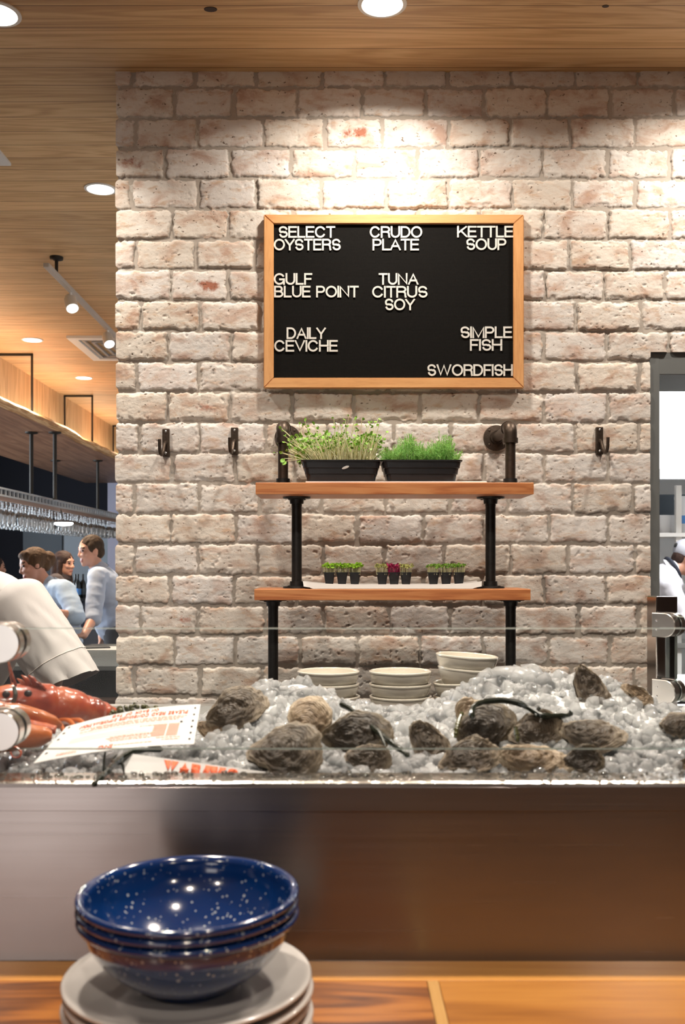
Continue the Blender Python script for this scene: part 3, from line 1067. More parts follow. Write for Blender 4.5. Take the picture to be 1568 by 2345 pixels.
# air diffuser
t = thing('air_diffuser', 'square metal ceiling diffuser behind the track light by the brick corner', 'vent', (-1.7, 7.9, CEIL))
m = MB()
xa, xb, ya, yb = -2.05, -1.30, 7.46, 8.30
for a, b, cc, dd in ((xa, xb, ya, ya + 0.07), (xa, xb, yb - 0.07, yb), (xa, xa + 0.07, ya + 0.07, yb - 0.07), (xb - 0.07, xb, ya + 0.07, yb - 0.07)):
    m.box(a, b, cc, dd, CEIL - 0.02, CEIL)
obj('frame', m, MAT['white_metal'], t, smooth=False)
m = MB()
for k in range(5):
    a = 0.09 + k * 0.062
    for s in (0, 1):
        m.box(xa + a, xb - a, (ya + a + 0.0005) if s == 0 else (yb - a - 0.02), (ya + a + 0.02) if s == 0 else (yb - a), CEIL - 0.018, CEIL - 0.004)
        m.box((xa + a) if s == 0 else (xb - a - 0.02), (xa + a + 0.02) if s == 0 else (xb - a), ya + a + 0.021, yb - a - 0.021, CEIL - 0.018, CEIL - 0.004)
obj('louvres', m, MAT['galv'], t, smooth=False)

# track light
TX, TZ = -1.58, 3.125
t = thing('track_light', 'white ceiling track with two spot heads beside the brick wall', 'track light', (TX, 6.4, CEIL))
m = MB(); m.box(TX - 0.016, TX + 0.016, 5.35, 7.6, TZ - 0.012, TZ + 0.012, 0.003)
obj('track', m, simple('grey_white_track', (0.50, 0.46, 0.42), 0.4, metal=0.2), t, smooth=False)
m = MB()
m.lathe([(0.0, CEIL), (0.038, CEIL), (0.036, CEIL - 0.014), (0.010, CEIL - 0.022), (0.008, TZ)], 20, (TX, 5.55, 0))
obj('ceiling_rose', m, MAT['rod'], t)
for (px, py, Y, on) in ((155, 695, 5.85, True), (233, 772, 6.8, False)):
    c = np.array([TX, Y, TZ - 0.075])
    Mx = Matrix.Rotation(R(-22), 3, 'Y') @ Matrix.Rotation(R(-30), 3, 'X')
    m = MB()
    m.lathe([(0.0, 0.05), (0.028, 0.05), (0.036, 0.03), (0.038, -0.05), (0.034, -0.05), (0.032, -0.035)], 20, c, Mx)
    hd = obj('spot_head', m, MAT['white_metal'], t)
    m = MB(); m.lathe([(0.0005, -0.038), (0.033, -0.040)], 20, c, Mx)
    obj('lamp_face', m, MAT['lamp'], hd)
    m = MB(); m.tube([c + (0, 0, 0.04), (TX, Y, TZ - 0.005)], 0.008, 8)
    obj('arm', m, MAT['white_metal'], t)
    if on:
        sp = area('spot_lamp', c - wloc(t) + np.array([0.0, -0.02, -0.06]), (R(-30), R(-22), 0), 0.05, 0, 8, WARM, 90, t, True)

# ================================================================== LETTERS
def arc(cx, cy, rx, ry, a0, a1, n=10):
    return [(cx + rx * math.cos(R(a0 + (a1 - a0) * k / n)), cy + ry * math.sin(R(a0 + (a1 - a0) * k / n))) for k in range(n + 1)]


# centre lines in a unit box (x scaled by the letter's width), cap height 1
GL = {
    'A': (0.92, [[(0, 0), (.5, 1), (1, 0)], [(.17, .34), (.83, .34)]]),
    'B': (0.80, [[(0, 0), (0, 1), (.58, 1)] + arc(.58, .76, .34, .24, 90, -90) + [(0, .52)], [(0, .52)] + [(.60, .52)] + arc(.60, .26, .40, .26, 90, -90) + [(0, 0)]]),
    'C': (0.93, [arc(.5, .5, .5, .5, 35, 325, 22)]),
    'D': (0.87, [[(0, 0), (0, 1), (.42, 1)] + arc(.42, .5, .58, .5, 90, -90, 16) + [(0, 0)]]),
    'E': (0.74, [[(1, 1), (0, 1), (0, 0), (1, 0)], [(0, .52), (.92, .52)]]),
    'F': (0.70, [[(1, 1), (0, 1), (0, 0)], [(0, .50), (.86, .50)]]),
    'G': (0.97, [arc(.5, .5, .5, .5, 38, 345, 22) + [(.98, .46), (.56, .46)], [(.98, .46), (.98, 0)]]),
    'H': (0.84, [[(0, 0), (0, 1)], [(1, 0), (1, 1)], [(0, .52), (1, .52)]]),
    'I': (0.135, [[(.5, 0), (.5, 1)]]),
    'K': (0.86, [[(0, 0), (0, 1)], [(.95, 1), (0, .36)], [(.34, .58), (1, 0)]]),
    'L': (0.68, [[(0, 1), (0, 0), (1, 0)]]),
    'M': (1.02, [[(0, 0), (0, 1), (.5, 0), (1, 1), (1, 0)]]),
    'N': (0.85, [[(0, 0), (0, 1), (1, 0), (1, 1)]]),
    'O': (1.00, [arc(.5, .5, .5, .5, 0, 360, 30)]),
    'P': (0.78, [[(0, 0), (0, 1), (.60, 1)] + arc(.60, .73, .40, .27, 90, -90) + [(0, .46)]]),
    'R': (0.83, [[(0, 0), (0, 1), (.60, 1)] + arc(.60, .75, .38, .25, 90, -90) + [(0, .50)], [(.60, .50)] + arc(.62, .30, .33, .20, 90, 10, 6) + [(.96, .10), (1, 0)]]),
    'S': (0.80, [arc(.5, .74, .45, .26, 15, 200, 12) + arc(.30, .62, .24, .14, 205, 240, 4) + [(.5, .52), (.70, .46)] + arc(.56, .27, .44, .27, 60, -165, 16)]),
    'T': (0.78, [[(0, 1), (1, 1)], [(.5, 1), (.5, 0)]]),
    'U': (0.83, [[(0, 1), (0, .36)] + arc(.5, .36, .5, .36, 180, 360, 14) + [(1, 1)]]),
    'V': (0.90, [[(0, 1), (.5, 0), (1, 1)]]),
    'W': (1.32, [[(0, 1), (.25, 0), (.5, 1), (.75, 0), (1, 1)]]),
    'Y': (0.88, [[(0, 1), (.5, .42), (1, 1)], [(.5, .42), (.5, 0)]]),
}


def glyph(mb, ch, x, y, w, h, t, fr, depth):
    """stroke letter: box x..x+w, y..y+h; fr maps (u, v, d) to the world, d = height above the ground"""
    base, strokes = GL[ch]
    for si, s in enumerate(strokes):
        p = np.array([((x + t / 2 + a * (w - t)) if ch != 'I' else x + w / 2, y + t / 2 + b * (h - t)) for a, b in s], float)
        closed = np.linalg.norm(p[0] - p[-1]) < 1e-6
        if not closed:      # square ends reach the box
            for e, q in ((0, 1), (-1, -2)):
                d = p[e] - p[q]; d /= np.linalg.norm(d)
                horiz = abs(d[0]) > abs(d[1])
                p[e] = p[e] + d * (t / 2 if (ch not in 'AKRVWY' or horiz or True) else 0)
        n = len(p)
        L = np.zeros((n, 2)); Rr = np.zeros((n, 2))
        for i in range(n):
            a = p[(i - 1) % (n - 1)] if (closed and i == 0) else p[max(i - 1, 0)]
            b = p[1] if (closed and i == n - 1) else p[min(i + 1, n - 1)]
            d0 = p[i] - a; d1 = b - p[i]
            if np.linalg.norm(d0) < 1e-9: d0 = d1
            if np.linalg.norm(d1) < 1e-9: d1 = d0
            d0 = d0 / np.linalg.norm(d0); d1 = d1 / np.linalg.norm(d1)
            n0 = np.array([-d0[1], d0[0]]); n1 = np.array([-d1[1], d1[0]])
            mm = n0 + n1; l = np.linalg.norm(mm)
            mm = n0 if l < 1e-6 else mm / l
            k = min(1 / max(np.dot(mm, n0), 0.3), 1.7)
            L[i] = p[i] + mm * t / 2 * k; Rr[i] = p[i] - mm * t / 2 * k
        if ch in 'AVWMNYK':
            L[:, 1] = np.clip(L[:, 1], y, y + h); Rr[:, 1] = np.clip(Rr[:, 1], y, y + h)
        dp = [depth * (1 + 0.11 * si + 0.10 * i / n) for i in range(n)]
        G = np.stack([np.array([fr(q[0], q[1], 0) for q in L]), np.array([fr(q[0], q[1], d) for q, d in zip(L, dp)]),
                      np.array([fr(q[0], q[1], d) for q, d in zip(Rr, dp)]), np.array([fr(q[0], q[1], 0) for q in Rr])], 1)
        mb.grid(G, wv=True)
        b0 = mb.n - 4 * n
        mb.f.append(np.array([[b0, b0 + 1, b0 + 2, b0 + 3], [b0 + 4 * n - 1, b0 + 4 * n - 2, b0 + 4 * n - 3, b0 + 4 * n - 4]]))


def layout(txt, x0, x1, h, gap=0.0, space=0.38):
    """boxes of the letters of txt stretched to fill x0..x1"""
    ws = [space if c == ' ' else GL[c][0] for c in txt]
    g = [gap] * (len(txt) - 1)
    for i in range(len(txt) - 1):
        if txt[i:i + 2] in ('AT', 'TA', 'LY', 'AV', 'YS', 'OY', 'LA', 'TT'):
            g[i] = gap - 0.05
    tot = sum(ws) + sum(g)
    k = (x1 - x0) / tot
    x = x0; out = []
    for i, c in enumerate(txt):
        if c != ' ':
            out.append((c, x, ws[i] * k))
        x += (ws[i] + (g[i] if i < len(g) else 0)) * k
    return out


# ================================================================== LETTER BOARD
YB = WY - 0.030
def bx(cx): return PX(580 + cx / 2.412, YB)
def bz(cy): return PZ(470 + cy / 2.412, YB)


lb = thing('letter_board', 'black felt letter board in an oak frame with white menu words', 'letter board', (PX(901, YB), WY - 0.008, PZ(690, YB)))
xo0, xo1, zo0, zo1 = bx(57), bx(1493), bz(1010), bz(52)
xi0, xi1, zi0, zi1 = bx(112), bx(1436), bz(953), bz(102)


def rail(a, b, c, d):
    """mitred rail between outer corners a,b and inner corners d,c"""
    m = MB()
    V = []
    for (x, z) in (a, b, c, d):
        V.append((x, YB - 0.002, z))
    for (x, z) in (a, b, c, d):
        V.append((x, WY - 0.010, z))
    # raised round-over: middle ridge
    bm = bmesh.new()
    vs = [bm.verts.new(v) for v in V]
    for f in ((0, 1, 2, 3), (7, 6, 5, 4), (0, 4, 5, 1), (1, 5, 6, 2), (2, 6, 7, 3), (3, 7, 4, 0)):
        bm.faces.new([vs[i] for i in f])
    bmesh.ops.recalc_face_normals(bm, faces=bm.faces[:])
    es = [e for e in bm.edges if abs(e.verts[0].co.y - (YB - 0.002)) < 1e-6 and abs(e.verts[1].co.y - (YB - 0.002)) < 1e-6
          and {e.verts[0].index, e.verts[1].index} in ({0, 1}, {2, 3})]
    bmesh.ops.bevel(bm, geom=bm.edges[:], offset=0.0022, segments=2, affect='EDGES')
    m.bm(bm)
    return m


O = [(xo0, zo0), (xo1, zo0), (xo1, zo1), (xo0, zo1)]
I_ = [(xi0, zi0), (xi1, zi0), (xi1, zi1), (xi0, zi1)]
MAT['boardframe_v'] = wood('oak_frame_upright', [(0.58, 0.27, 0.10), (0.72, 0.37, 0.15), (0.80, 0.45, 0.20)], 'z', 3.0, 30.0, 0.42, rings=3, ringk=0.25)
for k in range(4):
    j = (k + 1) % 4
    obj('frame_rail', rail(O[k], O[j], I_[j], I_[k]), MAT['boardframe'] if k % 2 == 0 else MAT['boardframe_v'], lb, smooth=False)
m = MB(); m.box(xi0 - 0.004, xi1 + 0.004, YB + 0.008, WY - 0.012, zi0 - 0.004, zi1 + 0.004)
obj('felt_panel', m, MAT['felt'], lb, smooth=False)
YF = YB + 0.008
LINES = [('SELECT', 138, 452, 110), ('OYSTERS', 112, 482, 180), ('CRUDO', 643, 933, 110), ('PLATE', 658, 915, 180),
         ('KETTLE', 1126, 1436, 108), ('SOUP', 1175, 1398, 178), ('GULF', 112, 325, 370), ('BLUE POINT', 114, 582, 440),
         ('TUNA', 692, 912, 370), ('CITRUS', 656, 962, 441), ('SOY', 725, 893, 511), ('DAILY', 183, 400, 670),
         ('CEVICHE', 115, 466, 740), ('SIMPLE', 1143, 1430, 665), ('FISH', 1197, 1375, 735), ('SWORDFISH', 960, 1434, 874)]
hL = 64 / 2.412 / F * YF
for txt, c0, c1, cy in LINES:
    zb = bz(cy + 67)
    for ch, x, w_ in layout(txt, bx(c0), bx(c1), hL, gap=0.045, space=0.40):
        m = MB()
        glyph(m, ch, x, zb, w_, hL, 0.0061, lambda u, v, d: (u, YF - d, v), 0.0035)
        obj('letter', m, MAT['letter'], lb, smooth=False)

# ================================================================== IRON HOOKS
def wall_hook(px, py0, py1, side, label):
    Y = WY - 0.008
    x = PX(px, Y); z1 = PZ(py0, Y); z0 = PZ(py1, Y)
    t = thing('wall_hook', label, 'hook', (x, Y, (z0 + z1) / 2), 'iron hooks on the brick wall')
    hw = 0.0125
    m = MB(); m.box(x - hw, x + hw, Y - 0.006, Y + 0.014, z0, z1, 0.003)
    obj('back_plate', m, MAT['old_iron'], t, smooth=False)
    m = MB()
    s = side
    zc = z0 + 0.55 * (z1 - z0)
    pts = [(x, Y - 0.005, zc - 0.004), (x + s * 0.002, Y - 0.02, zc - 0.012), (x + s * 0.004, Y - 0.036, z0 + 0.012), (x + s * 0.006, Y - 0.052, z0 + 0.000),
           (x + s * 0.008, Y - 0.066, z0 + 0.004), (x + s * 0.009, Y - 0.074, z0 + 0.020), (x + s * 0.009, Y - 0.077, zc - 0.002)]
    pts = np.array(pts)
    tt = np.linspace(0, 1, 22) * (len(pts) - 1)
    P2 = np.stack([np.interp(tt, range(len(pts)), pts[:, k]) for k in range(3)], 1)
    m.tube(P2, 0.0058, 8)
    obj('hook_arm', m, MAT['old_iron'], t)
    for z in (z1 - 0.010, z0 + 0.012):
        m = MB(); m.ell((x, Y - 0.007, z), (0.0042, 0.002, 0.0042), n=12, m=8)
        obj('screw', m, MAT['screw'], t)


wall_hook(380, 982, 1046, -1, 'iron wall hook nearest the left corner of the brick wall')
wall_hook(537, 979, 1041, -1, 'iron wall hook just left of the pipe shelf')
wall_hook(1372, 978, 1041, 1, 'iron wall hook right of the pipe shelf, near the doorway')

# ================================================================== PIPE SHELF
PYY = 3.17
ps = thing('pipe_shelf', 'two wooden shelves on black iron pipes against the brick wall', 'shelf', (0.18, PYY, 0.92))
S1 = (-0.251, 0.613, 3.05, 3.262, 1.714, 1.751)
S2 = (-0.255, 0.603, 3.05, 3.262, 1.385, 1.420)
for s in (S1, S2):
    m = MB(); m.box(*s, 0.0025)
    obj('shelf_board', m, MAT['shelf'], ps, smooth=False)


def flange(x, y, z, up):
    m = MB()
    prof = [(0.0165, 0.022), (0.022, 0.022), (0.023, 0.008), (0.030, 0.0065), (0.044, 0.0055), (0.045, 0.0), (0.0, 0.0)]
    m.lathe([(r, z + (h if up else -h)) for r, h in prof], 32, (x, y, 0))
    for k in range(4):
        a = PI / 4 + k * PI / 2
        m.ell((x + 0.034 * math.cos(a), y + 0.034 * math.sin(a), z + (0.007 if up else -0.007)), (0.005, 0.005, 0.002), n=10, m=6)
    obj('flange', m, MAT['black_metal'], ps)


def pipe(x, za, zb, mat='black_metal'):
    m = MB(); m.tube([(x, PYY, za), (x, PYY, zb)], 0.0165, 24)
    m.tube([(x, PYY, zb - 0.02), (x, PYY, zb - 0.008)], 0.0172, 24)
    obj('pipe', m, MAT[mat], ps)


ZE = 1.940
for x in (-0.172, 0.561):
    pipe(x, S1[5] + 0.01, ZE - 0.035, 'old_iron')
    flange(x, PYY, S1[5], True)
    # elbow and wall stub
    m = MB()
    pts = [(x, PYY, ZE - 0.045)] + [(x, PYY + 0.022 - 0.022 * math.cos(a), ZE - 0.022 + 0.022 * math.sin(a)) for a in np.linspace(0, PI / 2, 10)] + [(x, PYY + 0.05, ZE)]
    m.tube(pts, 0.0215, 24)
    m.tube([(x, PYY, ZE - 0.052), (x, PYY, ZE - 0.036)], 0.0245, 24)
    m.tube([(x, PYY + 0.038, ZE), (x, PYY + 0.054, ZE)], 0.0245, 24)
    obj('elbow', m, MAT['old_iron'], ps)
    m = MB(); m.tube([(x, PYY + 0.04, ZE), (x, WY - 0.02, ZE)], 0.0165, 20)
    obj('wall_stub', m, MAT['old_iron'], ps)
    m = MB()
    Mx = Matrix.Rotation(R(90), 3, 'X')
    m.lathe([(0.0165, 0.024), (0.023, 0.024), (0.024, 0.009), (0.044, 0.006), (0.0455, 0.0), (0.0, 0.0)], 32, (x, WY - 0.009, ZE), Mx)
    for k in range(4):
        a = PI / 4 + k * PI / 2
        m.ell((x + 0.035 * math.cos(a), WY - 0.016, ZE + 0.035 * math.sin(a)), (0.005, 0.002, 0.005), n=10, m=6)
    obj('wall_flange', m, MAT['old_iron'], ps)
for x in (-0.128, 0.497):
    flange(x, PYY, S1[4], False); flange(x, PYY, S2[5], True)
    pipe(x, S2[5] + 0.01, S1[4] - 0.01)
LEDGE = 0.90
for x in (-0.204, 0.562):
    flange(x, PYY, S2[4], False); flange(x, PYY, LEDGE, True)
    pipe(x, LEDGE + 0.01, S2[4] - 0.01)

# ledge at the foot of the wall that carries the pipes
lg = thing('back_counter', 'steel counter along the foot of the brick wall', 'counter', (0.2, 3.2, 0))
m = MB(); m.box(-0.55, 1.0, 2.98, WY - 0.012, LEDGE - 0.04, LEDGE, 0.004)
obj('worktop', m, MAT['steel_top'], lg, smooth=False)
m = MB(); m.box(-0.53, 0.98, 3.0, WY - 0.02, 0.0, LEDGE - 0.041)
obj('cabinet_body', m, MAT['dark_steel'], lg, smooth=False)

# ================================================================== TRAYS OF GREENS
def tray_mesh(cx, y0, wt, wb, dt, db, z0, h):
    """ribbed tapering tray with a rolled rim"""
    m = MB()
    rows = []
    def ring(wx, dy, z, r=0.018, n=6):
        pts = []
        for sx, sy, a0 in ((1, -1, -90), (1, 1, 0), (-1, 1, 90), (-1, -1, 180)):
            for k in range(n + 1):
                a = R(a0 + 90 * k / n)
                pts.append((cx + sx * (wx / 2 - r) + r * math.cos(a), y0 + sy * (dy / 2 - r) + r * math.sin(a), z))
        return pts
    L = lambda f, o=0.0: ring(wb + (wt - wb) * f + o, db + (dt - db) * f + o, z0 + h * f)
    rows.append(ring(wb * 0.3, db * 0.3, z0, 0.01))
    rows.append(L(0)); rows.append(L(0.06, 0.002)); rows.append(L(0.34, 0)); rows.append(L(0.36, 0.006)); rows.append(L(0.62, 0.004)); rows.append(L(0.64, 0.010))
    rows.append(L(0.93, 0.008)); rows.append(L(0.94, 0.016)); rows.append(L(1.0, 0.017)); rows.append(L(1.0, 0.006)); rows.append(L(0.9, -0.004)); rows.append(L(0.3, -0.006))
    rows.append([(cx + (p[0] - cx) * 0.2, y0 + (p[1] - y0) * 0.2, z0 + h * 0.3) for p in rows[-1]])
    m.grid(np.array(rows), wv=True)
    return m


def soil(cx, y0, w_, d_, z, seed):
    n = 24
    u = np.linspace(-0.5, 0.5, n)
    A, B = np.meshgrid(u, u)
    Z = z + (fbm2(A * 9, B * 9, seed) - 0.5) * 0.012
    m = MB(); m.grid(np.stack([cx + A * w_, y0 + B * d_, Z], -1))
    return m


def leaf_quads(m, c, d, s, rngn, up=0.5, seg=3):
    """small folded oval leaf at c pointing along d"""
    d = np.array(d, float); d /= np.linalg.norm(d) + 1e-9
    n = np.cross(d, rngn.normal(size=3)); n /= np.linalg.norm(n) + 1e-9
    w = np.cross(d, n)
    t = np.linspace(0, 1, seg + 2)
    wid = np.sin(np.clip(t, 0.0, 1) * PI) ** 0.7 * 0.42 * s
    wid[0] = 0.04 * s; wid[-1] = 0.03 * s
    mid = c + d * (t * s)[:, None] + w * (0.25 * s * (t - t * t) * -1)[:, None]
    G = np.stack([mid + n * wid[:, None] + w * 0.12 * s * (wid / s)[:, None], mid, mid - n * wid[:, None] + w * 0.12 * s * (wid / s)[:, None]], 1)
    m.grid(G)


ty = 3.152
T1x, T2x = PX(781, 3.08), PX(966, 3.08)
zS = S1[5]
# thin platter below the trays
pl = MB()
pl.box(PX(700, 3.1), PX(1112, 3.1), 3.075, 3.235, zS, zS + 0.006, 0.002)
o = obj('thin_platter', pl, MAT['porcelain'], origin=(0.2, 3.15, zS), smooth=False)
tag(o, 'thin white platter under the two black trays on the upper shelf', 'platter')
zT = zS + 0.006
hT = 0.067
t1 = thing('sprout_tray', 'black ribbed tray of tall pale stemmed leafy sprouts, left on the upper shelf', 'plant tray', (T1x, ty, zT))
t2 = thing('dill_tray', 'black ribbed tray of dense feathery green herb, right on the upper shelf', 'plant tray', (T2x, ty, zT))
for t, x, sd in ((t1, T1x, 1), (t2, T2x, 2)):
    obj('tray', tray_mesh(x, ty, 0.240, 0.212, 0.146, 0.122, zT, hT), MAT['black_plastic'], t)
    obj('soil', soil(x, ty, 0.22, 0.125, zT + hT - 0.012, sd), MAT['soil'], t)
m = MB(); m.ell((PX(791, 3.07), ty - 0.0745, PZ(1070, 3.07)), (0.012, 0.001, 0.004), Matrix.Rotation(R(-20), 3, 'Y'))
obj('torn_label', m, MAT['paper'], t1)
rg = np.random.default_rng(7)
st, lf = MB(), MB()
zr = zT + hT - 0.010
for k in range(520):
    x = T1x + rg.uniform(-0.108, 0.108); y = ty + rg.uniform(-0.06, 0.06)
    h = rg.uniform(0.040, 0.100) if rg.random() < 0.92 else rg.uniform(0.11, 0.15)
    ex = (x - T1x) / 0.108
    lean = np.array([rg.normal(0.0, 0.018) + 0.030 * ex - 0.008, rg.normal(0, 0.015) - 0.008])
    if ex < -0.75 and rg.random() < 0.35:
        lean[0] -= 0.045; h *= 0.8
    tt = np.linspace(0, 1, 6)
    path = np.stack([x + lean[0] * tt ** 1.6, y + lean[1] * tt ** 1.6, zr + h * tt], 1)
    st.tube(path, np.linspace(0.0014, 0.0009, 6), 5, caps=False)
    tip = path[-1]
    for q in range(2):
        d = rg.normal(size=3) * (1, 1, 0.5) + (0, 0, 0.2)
        leaf_quads(lf, tip, d, rg.uniform(0.006, 0.0135), rg)
for k in range(70):      # low trailing leaves at the left end
    x = T1x - 0.11 + rg.uniform(-0.035, 0.012); z = zr + rg.uniform(0.0, 0.09); y = ty + rg.uniform(-0.06, 0.05)
    leaf_quads(lf, np.array([x, y, z]), rg.normal(size=3), rg.uniform(0.009, 0.016), rg)
for (px, py) in ((651, 1050), (655, 1056)):
    c = P(px, py, ty - 0.06)
    st.tube(np.array([[T1x - 0.10, ty - 0.06, zr + 0.005], [T1x - 0.13, ty - 0.065, zr + 0.012], c]), 0.0009, 5, caps=False)
    leaf_quads(lf, c, (-0.5, -0.3, -0.6), 0.018, rg)
obj('stems', st, MAT['stem'], t1, sharp=0)
obj('leaves', lf, MAT['leaf'], t1, sharp=0)
dl, ds = MB(), MB()
for k in range(420):
    x = T2x + rg.uniform(-0.112, 0.112); y = ty + rg.uniform(-0.06, 0.06)
    ex = (x - T2x) / 0.112
    h = rg.uniform(0.038, 0.094) * (1.0 - 0.25 * ex * ex) * (0.85 + 0.3 * math.sin(x * 60))
    if ex > 0.5 and rg.random() < 0.06: h += 0.02
    top = np.array([x + rg.normal(0.01 * ex, 0.011), y + rg.normal(-0.004, 0.012), zr + h])
    root = np.array([x, y, zr])
    ds.tube(np.array([root, (root + top) / 2 + rg.normal(size=3) * 0.002, top]), 0.0007, 4, caps=False)
    for q in range(13):
        f = rg.uniform(0.3, 1.0)
        b = root + (top - root) * f
        d = rg.normal(size=3) * (1, 1, 0.6) + (0, 0, 0.8); d /= np.linalg.norm(d)
        e = b + d * rg.uniform(0.008, 0.019)
        dl.tube(np.array([b, e]), np.array([0.0007, 0.0003]), 3, caps=False)
obj('stems', ds, MAT['dill'], t2, sharp=0)
obj('fronds', dl, MAT['dill'], t2, sharp=0)

# ---- long white platter with seedling packs
zS = S2[5]
xa, xb = PX(693, 3.08), PX(1104, 3.08)
m = MB()
u = np.linspace(0, 1, 60); vv = np.linspace(0, 1, 14)
U, Vv = np.meshgrid(u, vv, indexing='ij')
e = np.abs(U - 0.5) * 2; f = np.abs(Vv - 0.5) * 2
Zt = zS + 0.010 + 0.010 * e ** 5 + 0.004 * f ** 4
Yp = 3.088 + Vv * 0.123
G = np.stack([xa + U * (xb - xa), Yp, Zt], -1)
m.grid(G)
Gb = np.stack([xa + (0.006 + U * 0.988) * (xb - xa), 3.072 + Vv * 0.143, zS + 0.0005 + np.maximum(0.010 * e ** 5 - 0.003, 0) * (e > 0.9)], -1)
m.grid(Gb[:, ::-1])
a_, b_ = G, Gb
for side in (0, -1):
    m.grid(np.stack([a_[:, side], b_[:, side]], 1) if side else np.stack([b_[:, side], a_[:, side]], 1))
    m.grid(np.stack([b_[side], a_[side]], 1) if side else np.stack([a_[side], b_[side]], 1))
o = obj('long_platter', m, MAT['porcelain'], origin=((xa + xb) / 2, 3.14, zS), sharp=50)
tag(o, 'long narrow white platter on the lower shelf carrying seedling packs', 'platter')
zC = zS + 0.0105


def cell_mesh(cx, cy, z0, wt=0.036, wb=0.024, h=0.041):
    m = MB()
    def sq(w, z, r=0.004):
        pts = []
        for sx, sy, a0 in ((1, -1, -90), (1, 1, 0), (-1, 1, 90), (-1, -1, 180)):
            for k in range(4):
                a = R(a0 + 30 * k)
                pts.append((cx + sx * (w / 2 - r) + r * math.cos(a), cy + sy * (w / 2 - r) + r * math.sin(a), z))
        return pts
    m.grid(np.array([sq(wb * 0.4, z0, 0.002), sq(wb, z0), sq(wt - 0.002, z0 + h * 0.9), sq(wt, z0 + h * 0.92), sq(wt, z0 + h), sq(wt - 0.003, z0 + h), sq(wt - 0.006, z0 + h * 0.8), sq(0.008, z0 + h * 0.8, 0.002)]), wv=True)
    return m


def micro(cx, cy, z0, w, hh, n, leafm, stemm, parent, seed, lsz=0.006, wide=1.15):
    rg = np.random.default_rng(seed)
    s, l = MB(), MB()
    for k in range(n):
        x = cx + rg.uniform(-w, w) / 2 * 0.86; y = cy + rg.uniform(-w, w) / 2 * 0.86
        h = hh * rg.uniform(0.6, 1.0)
        top = np.array([cx + (x - cx) * wide + rg.normal(0, 0.0015), cy + (y - cy) * wide, z0 + h])
        s.tube(np.array([[x, y, z0 - 0.008], [(x + top[0]) / 2, (y + top[1]) / 2, z0 + h * 0.5], top]), 0.0005, 4, caps=False)
        for q in range(3):
            d = rg.normal(size=3) * (1, 1, 0.4) + (0, 0, 0.25)
            leaf_quads(l, top - (0, 0, rg.uniform(0, 0.3) * h * 0.4), d, lsz * rg.uniform(0.7, 1.3), rg, seg=2)
    obj('stems', s, stemm, parent, sharp=0)
    obj('leaves', l, leafm, parent, sharp=0)


packs = [(783, 30, [('leaf2', 'stem')] * 3, 0.026, 'pack of three black cells with bright lime green leafy tops, left on the platter', 70, 0.0085),
         (902, 28, [('pale_leaf', 'stem'), ('red_leaf', 'red_leaf'), ('pale_leaf', 'stem')], 0.026, 'pack of three black cells with a magenta clump between pale sprouts', 75, 0.006),
         (1021, 30, [('leaf', 'stem')] * 3, 0.027, 'pack of three black cells with mid green cress, right on the platter', 75, 0.006)]
for ip, (pxc, sp, kinds, hh, label, n, ls) in enumerate(packs):
    y0 = 3.125
    t = thing('seedling_pack', label, 'seedlings', (PX(pxc, y0), y0, zC), 'seedling packs on the long platter')
    for k in (-1, 0, 1):
        cx = PX(pxc + k * sp * 0.97, y0)
        c = obj('cell', cell_mesh(cx, y0, zC), MAT['black_plastic'], t)
        lk, sk = kinds[k + 1]
        micro(cx, y0, zC + 0.041, 0.040, hh, n, MAT[lk], MAT[sk], c, 100 + ip * 10 + k, ls, 1.2)

# ================================================================== PREP COUNTER AND CREAM BOWLS
pc = thing('prep_counter', 'steel service shelf behind the ice display, carrying cream bowls', 'counter', (0.25, 2.45, 0))
PZC = 1.06
m = MB(); m.box(-0.40, 0.92, 2.22, 2.72, PZC - 0.035, PZC, 0.004)
obj('worktop', m, MAT['steel_top'], pc, smooth=False)
m = MB(); m.box(-0.38, 0.90, 2.24, 2.70, 0.0, PZC - 0.036)
obj('cabinet_body', m, MAT['dark_steel'], pc, smooth=False)


def bowl_prof(Rr, rb, h, t=0.004):
    o = [(0.0, 0.002), (rb * 0.75, 0.002), (rb * 0.8, 0.0), (rb, 0.0), (rb * 1.02, 0.005)]
    for k in np.linspace(0.12, 1, 12):
        o.append((rb * 1.02 + (Rr - rb * 1.02) * math.sin(k * PI / 2) ** 0.8, 0.005 + (h - 0.005) * k))
    o += [(Rr + 0.0012, h - 0.003), (Rr + 0.0012, h), (Rr - t * 0.5, h + 0.0012), (Rr - t, h - 0.001)]
    for k in np.linspace(0.95, 0.1, 10):
        o.append((rb + (Rr - t - rb) * math.sin(k * PI / 2) ** 0.8, 0.007 + (h - 0.007) * k))
    o.append((0.0, 0.007))
    return o


cb = None
GB = 'cream bowls stacked behind the ice'
def cream(x, y, z, tilt, label, s=1.0):
    global cb
    if cb is None:
        m = MB(); m.lathe(bowl_prof(0.0748, 0.050, 0.056), 56)
        cb = obj('cream_bowl', m, MAT['cream'], sharp=50)
        tag(cb, label, 'bowl', GB); o = cb
    else:
        o = cb.copy(); COL.objects.link(o); o['label'] = label
    o.location = (x, y, z); o.rotation_euler = (0, R(tilt), 0); o.scale = (s, s, s)


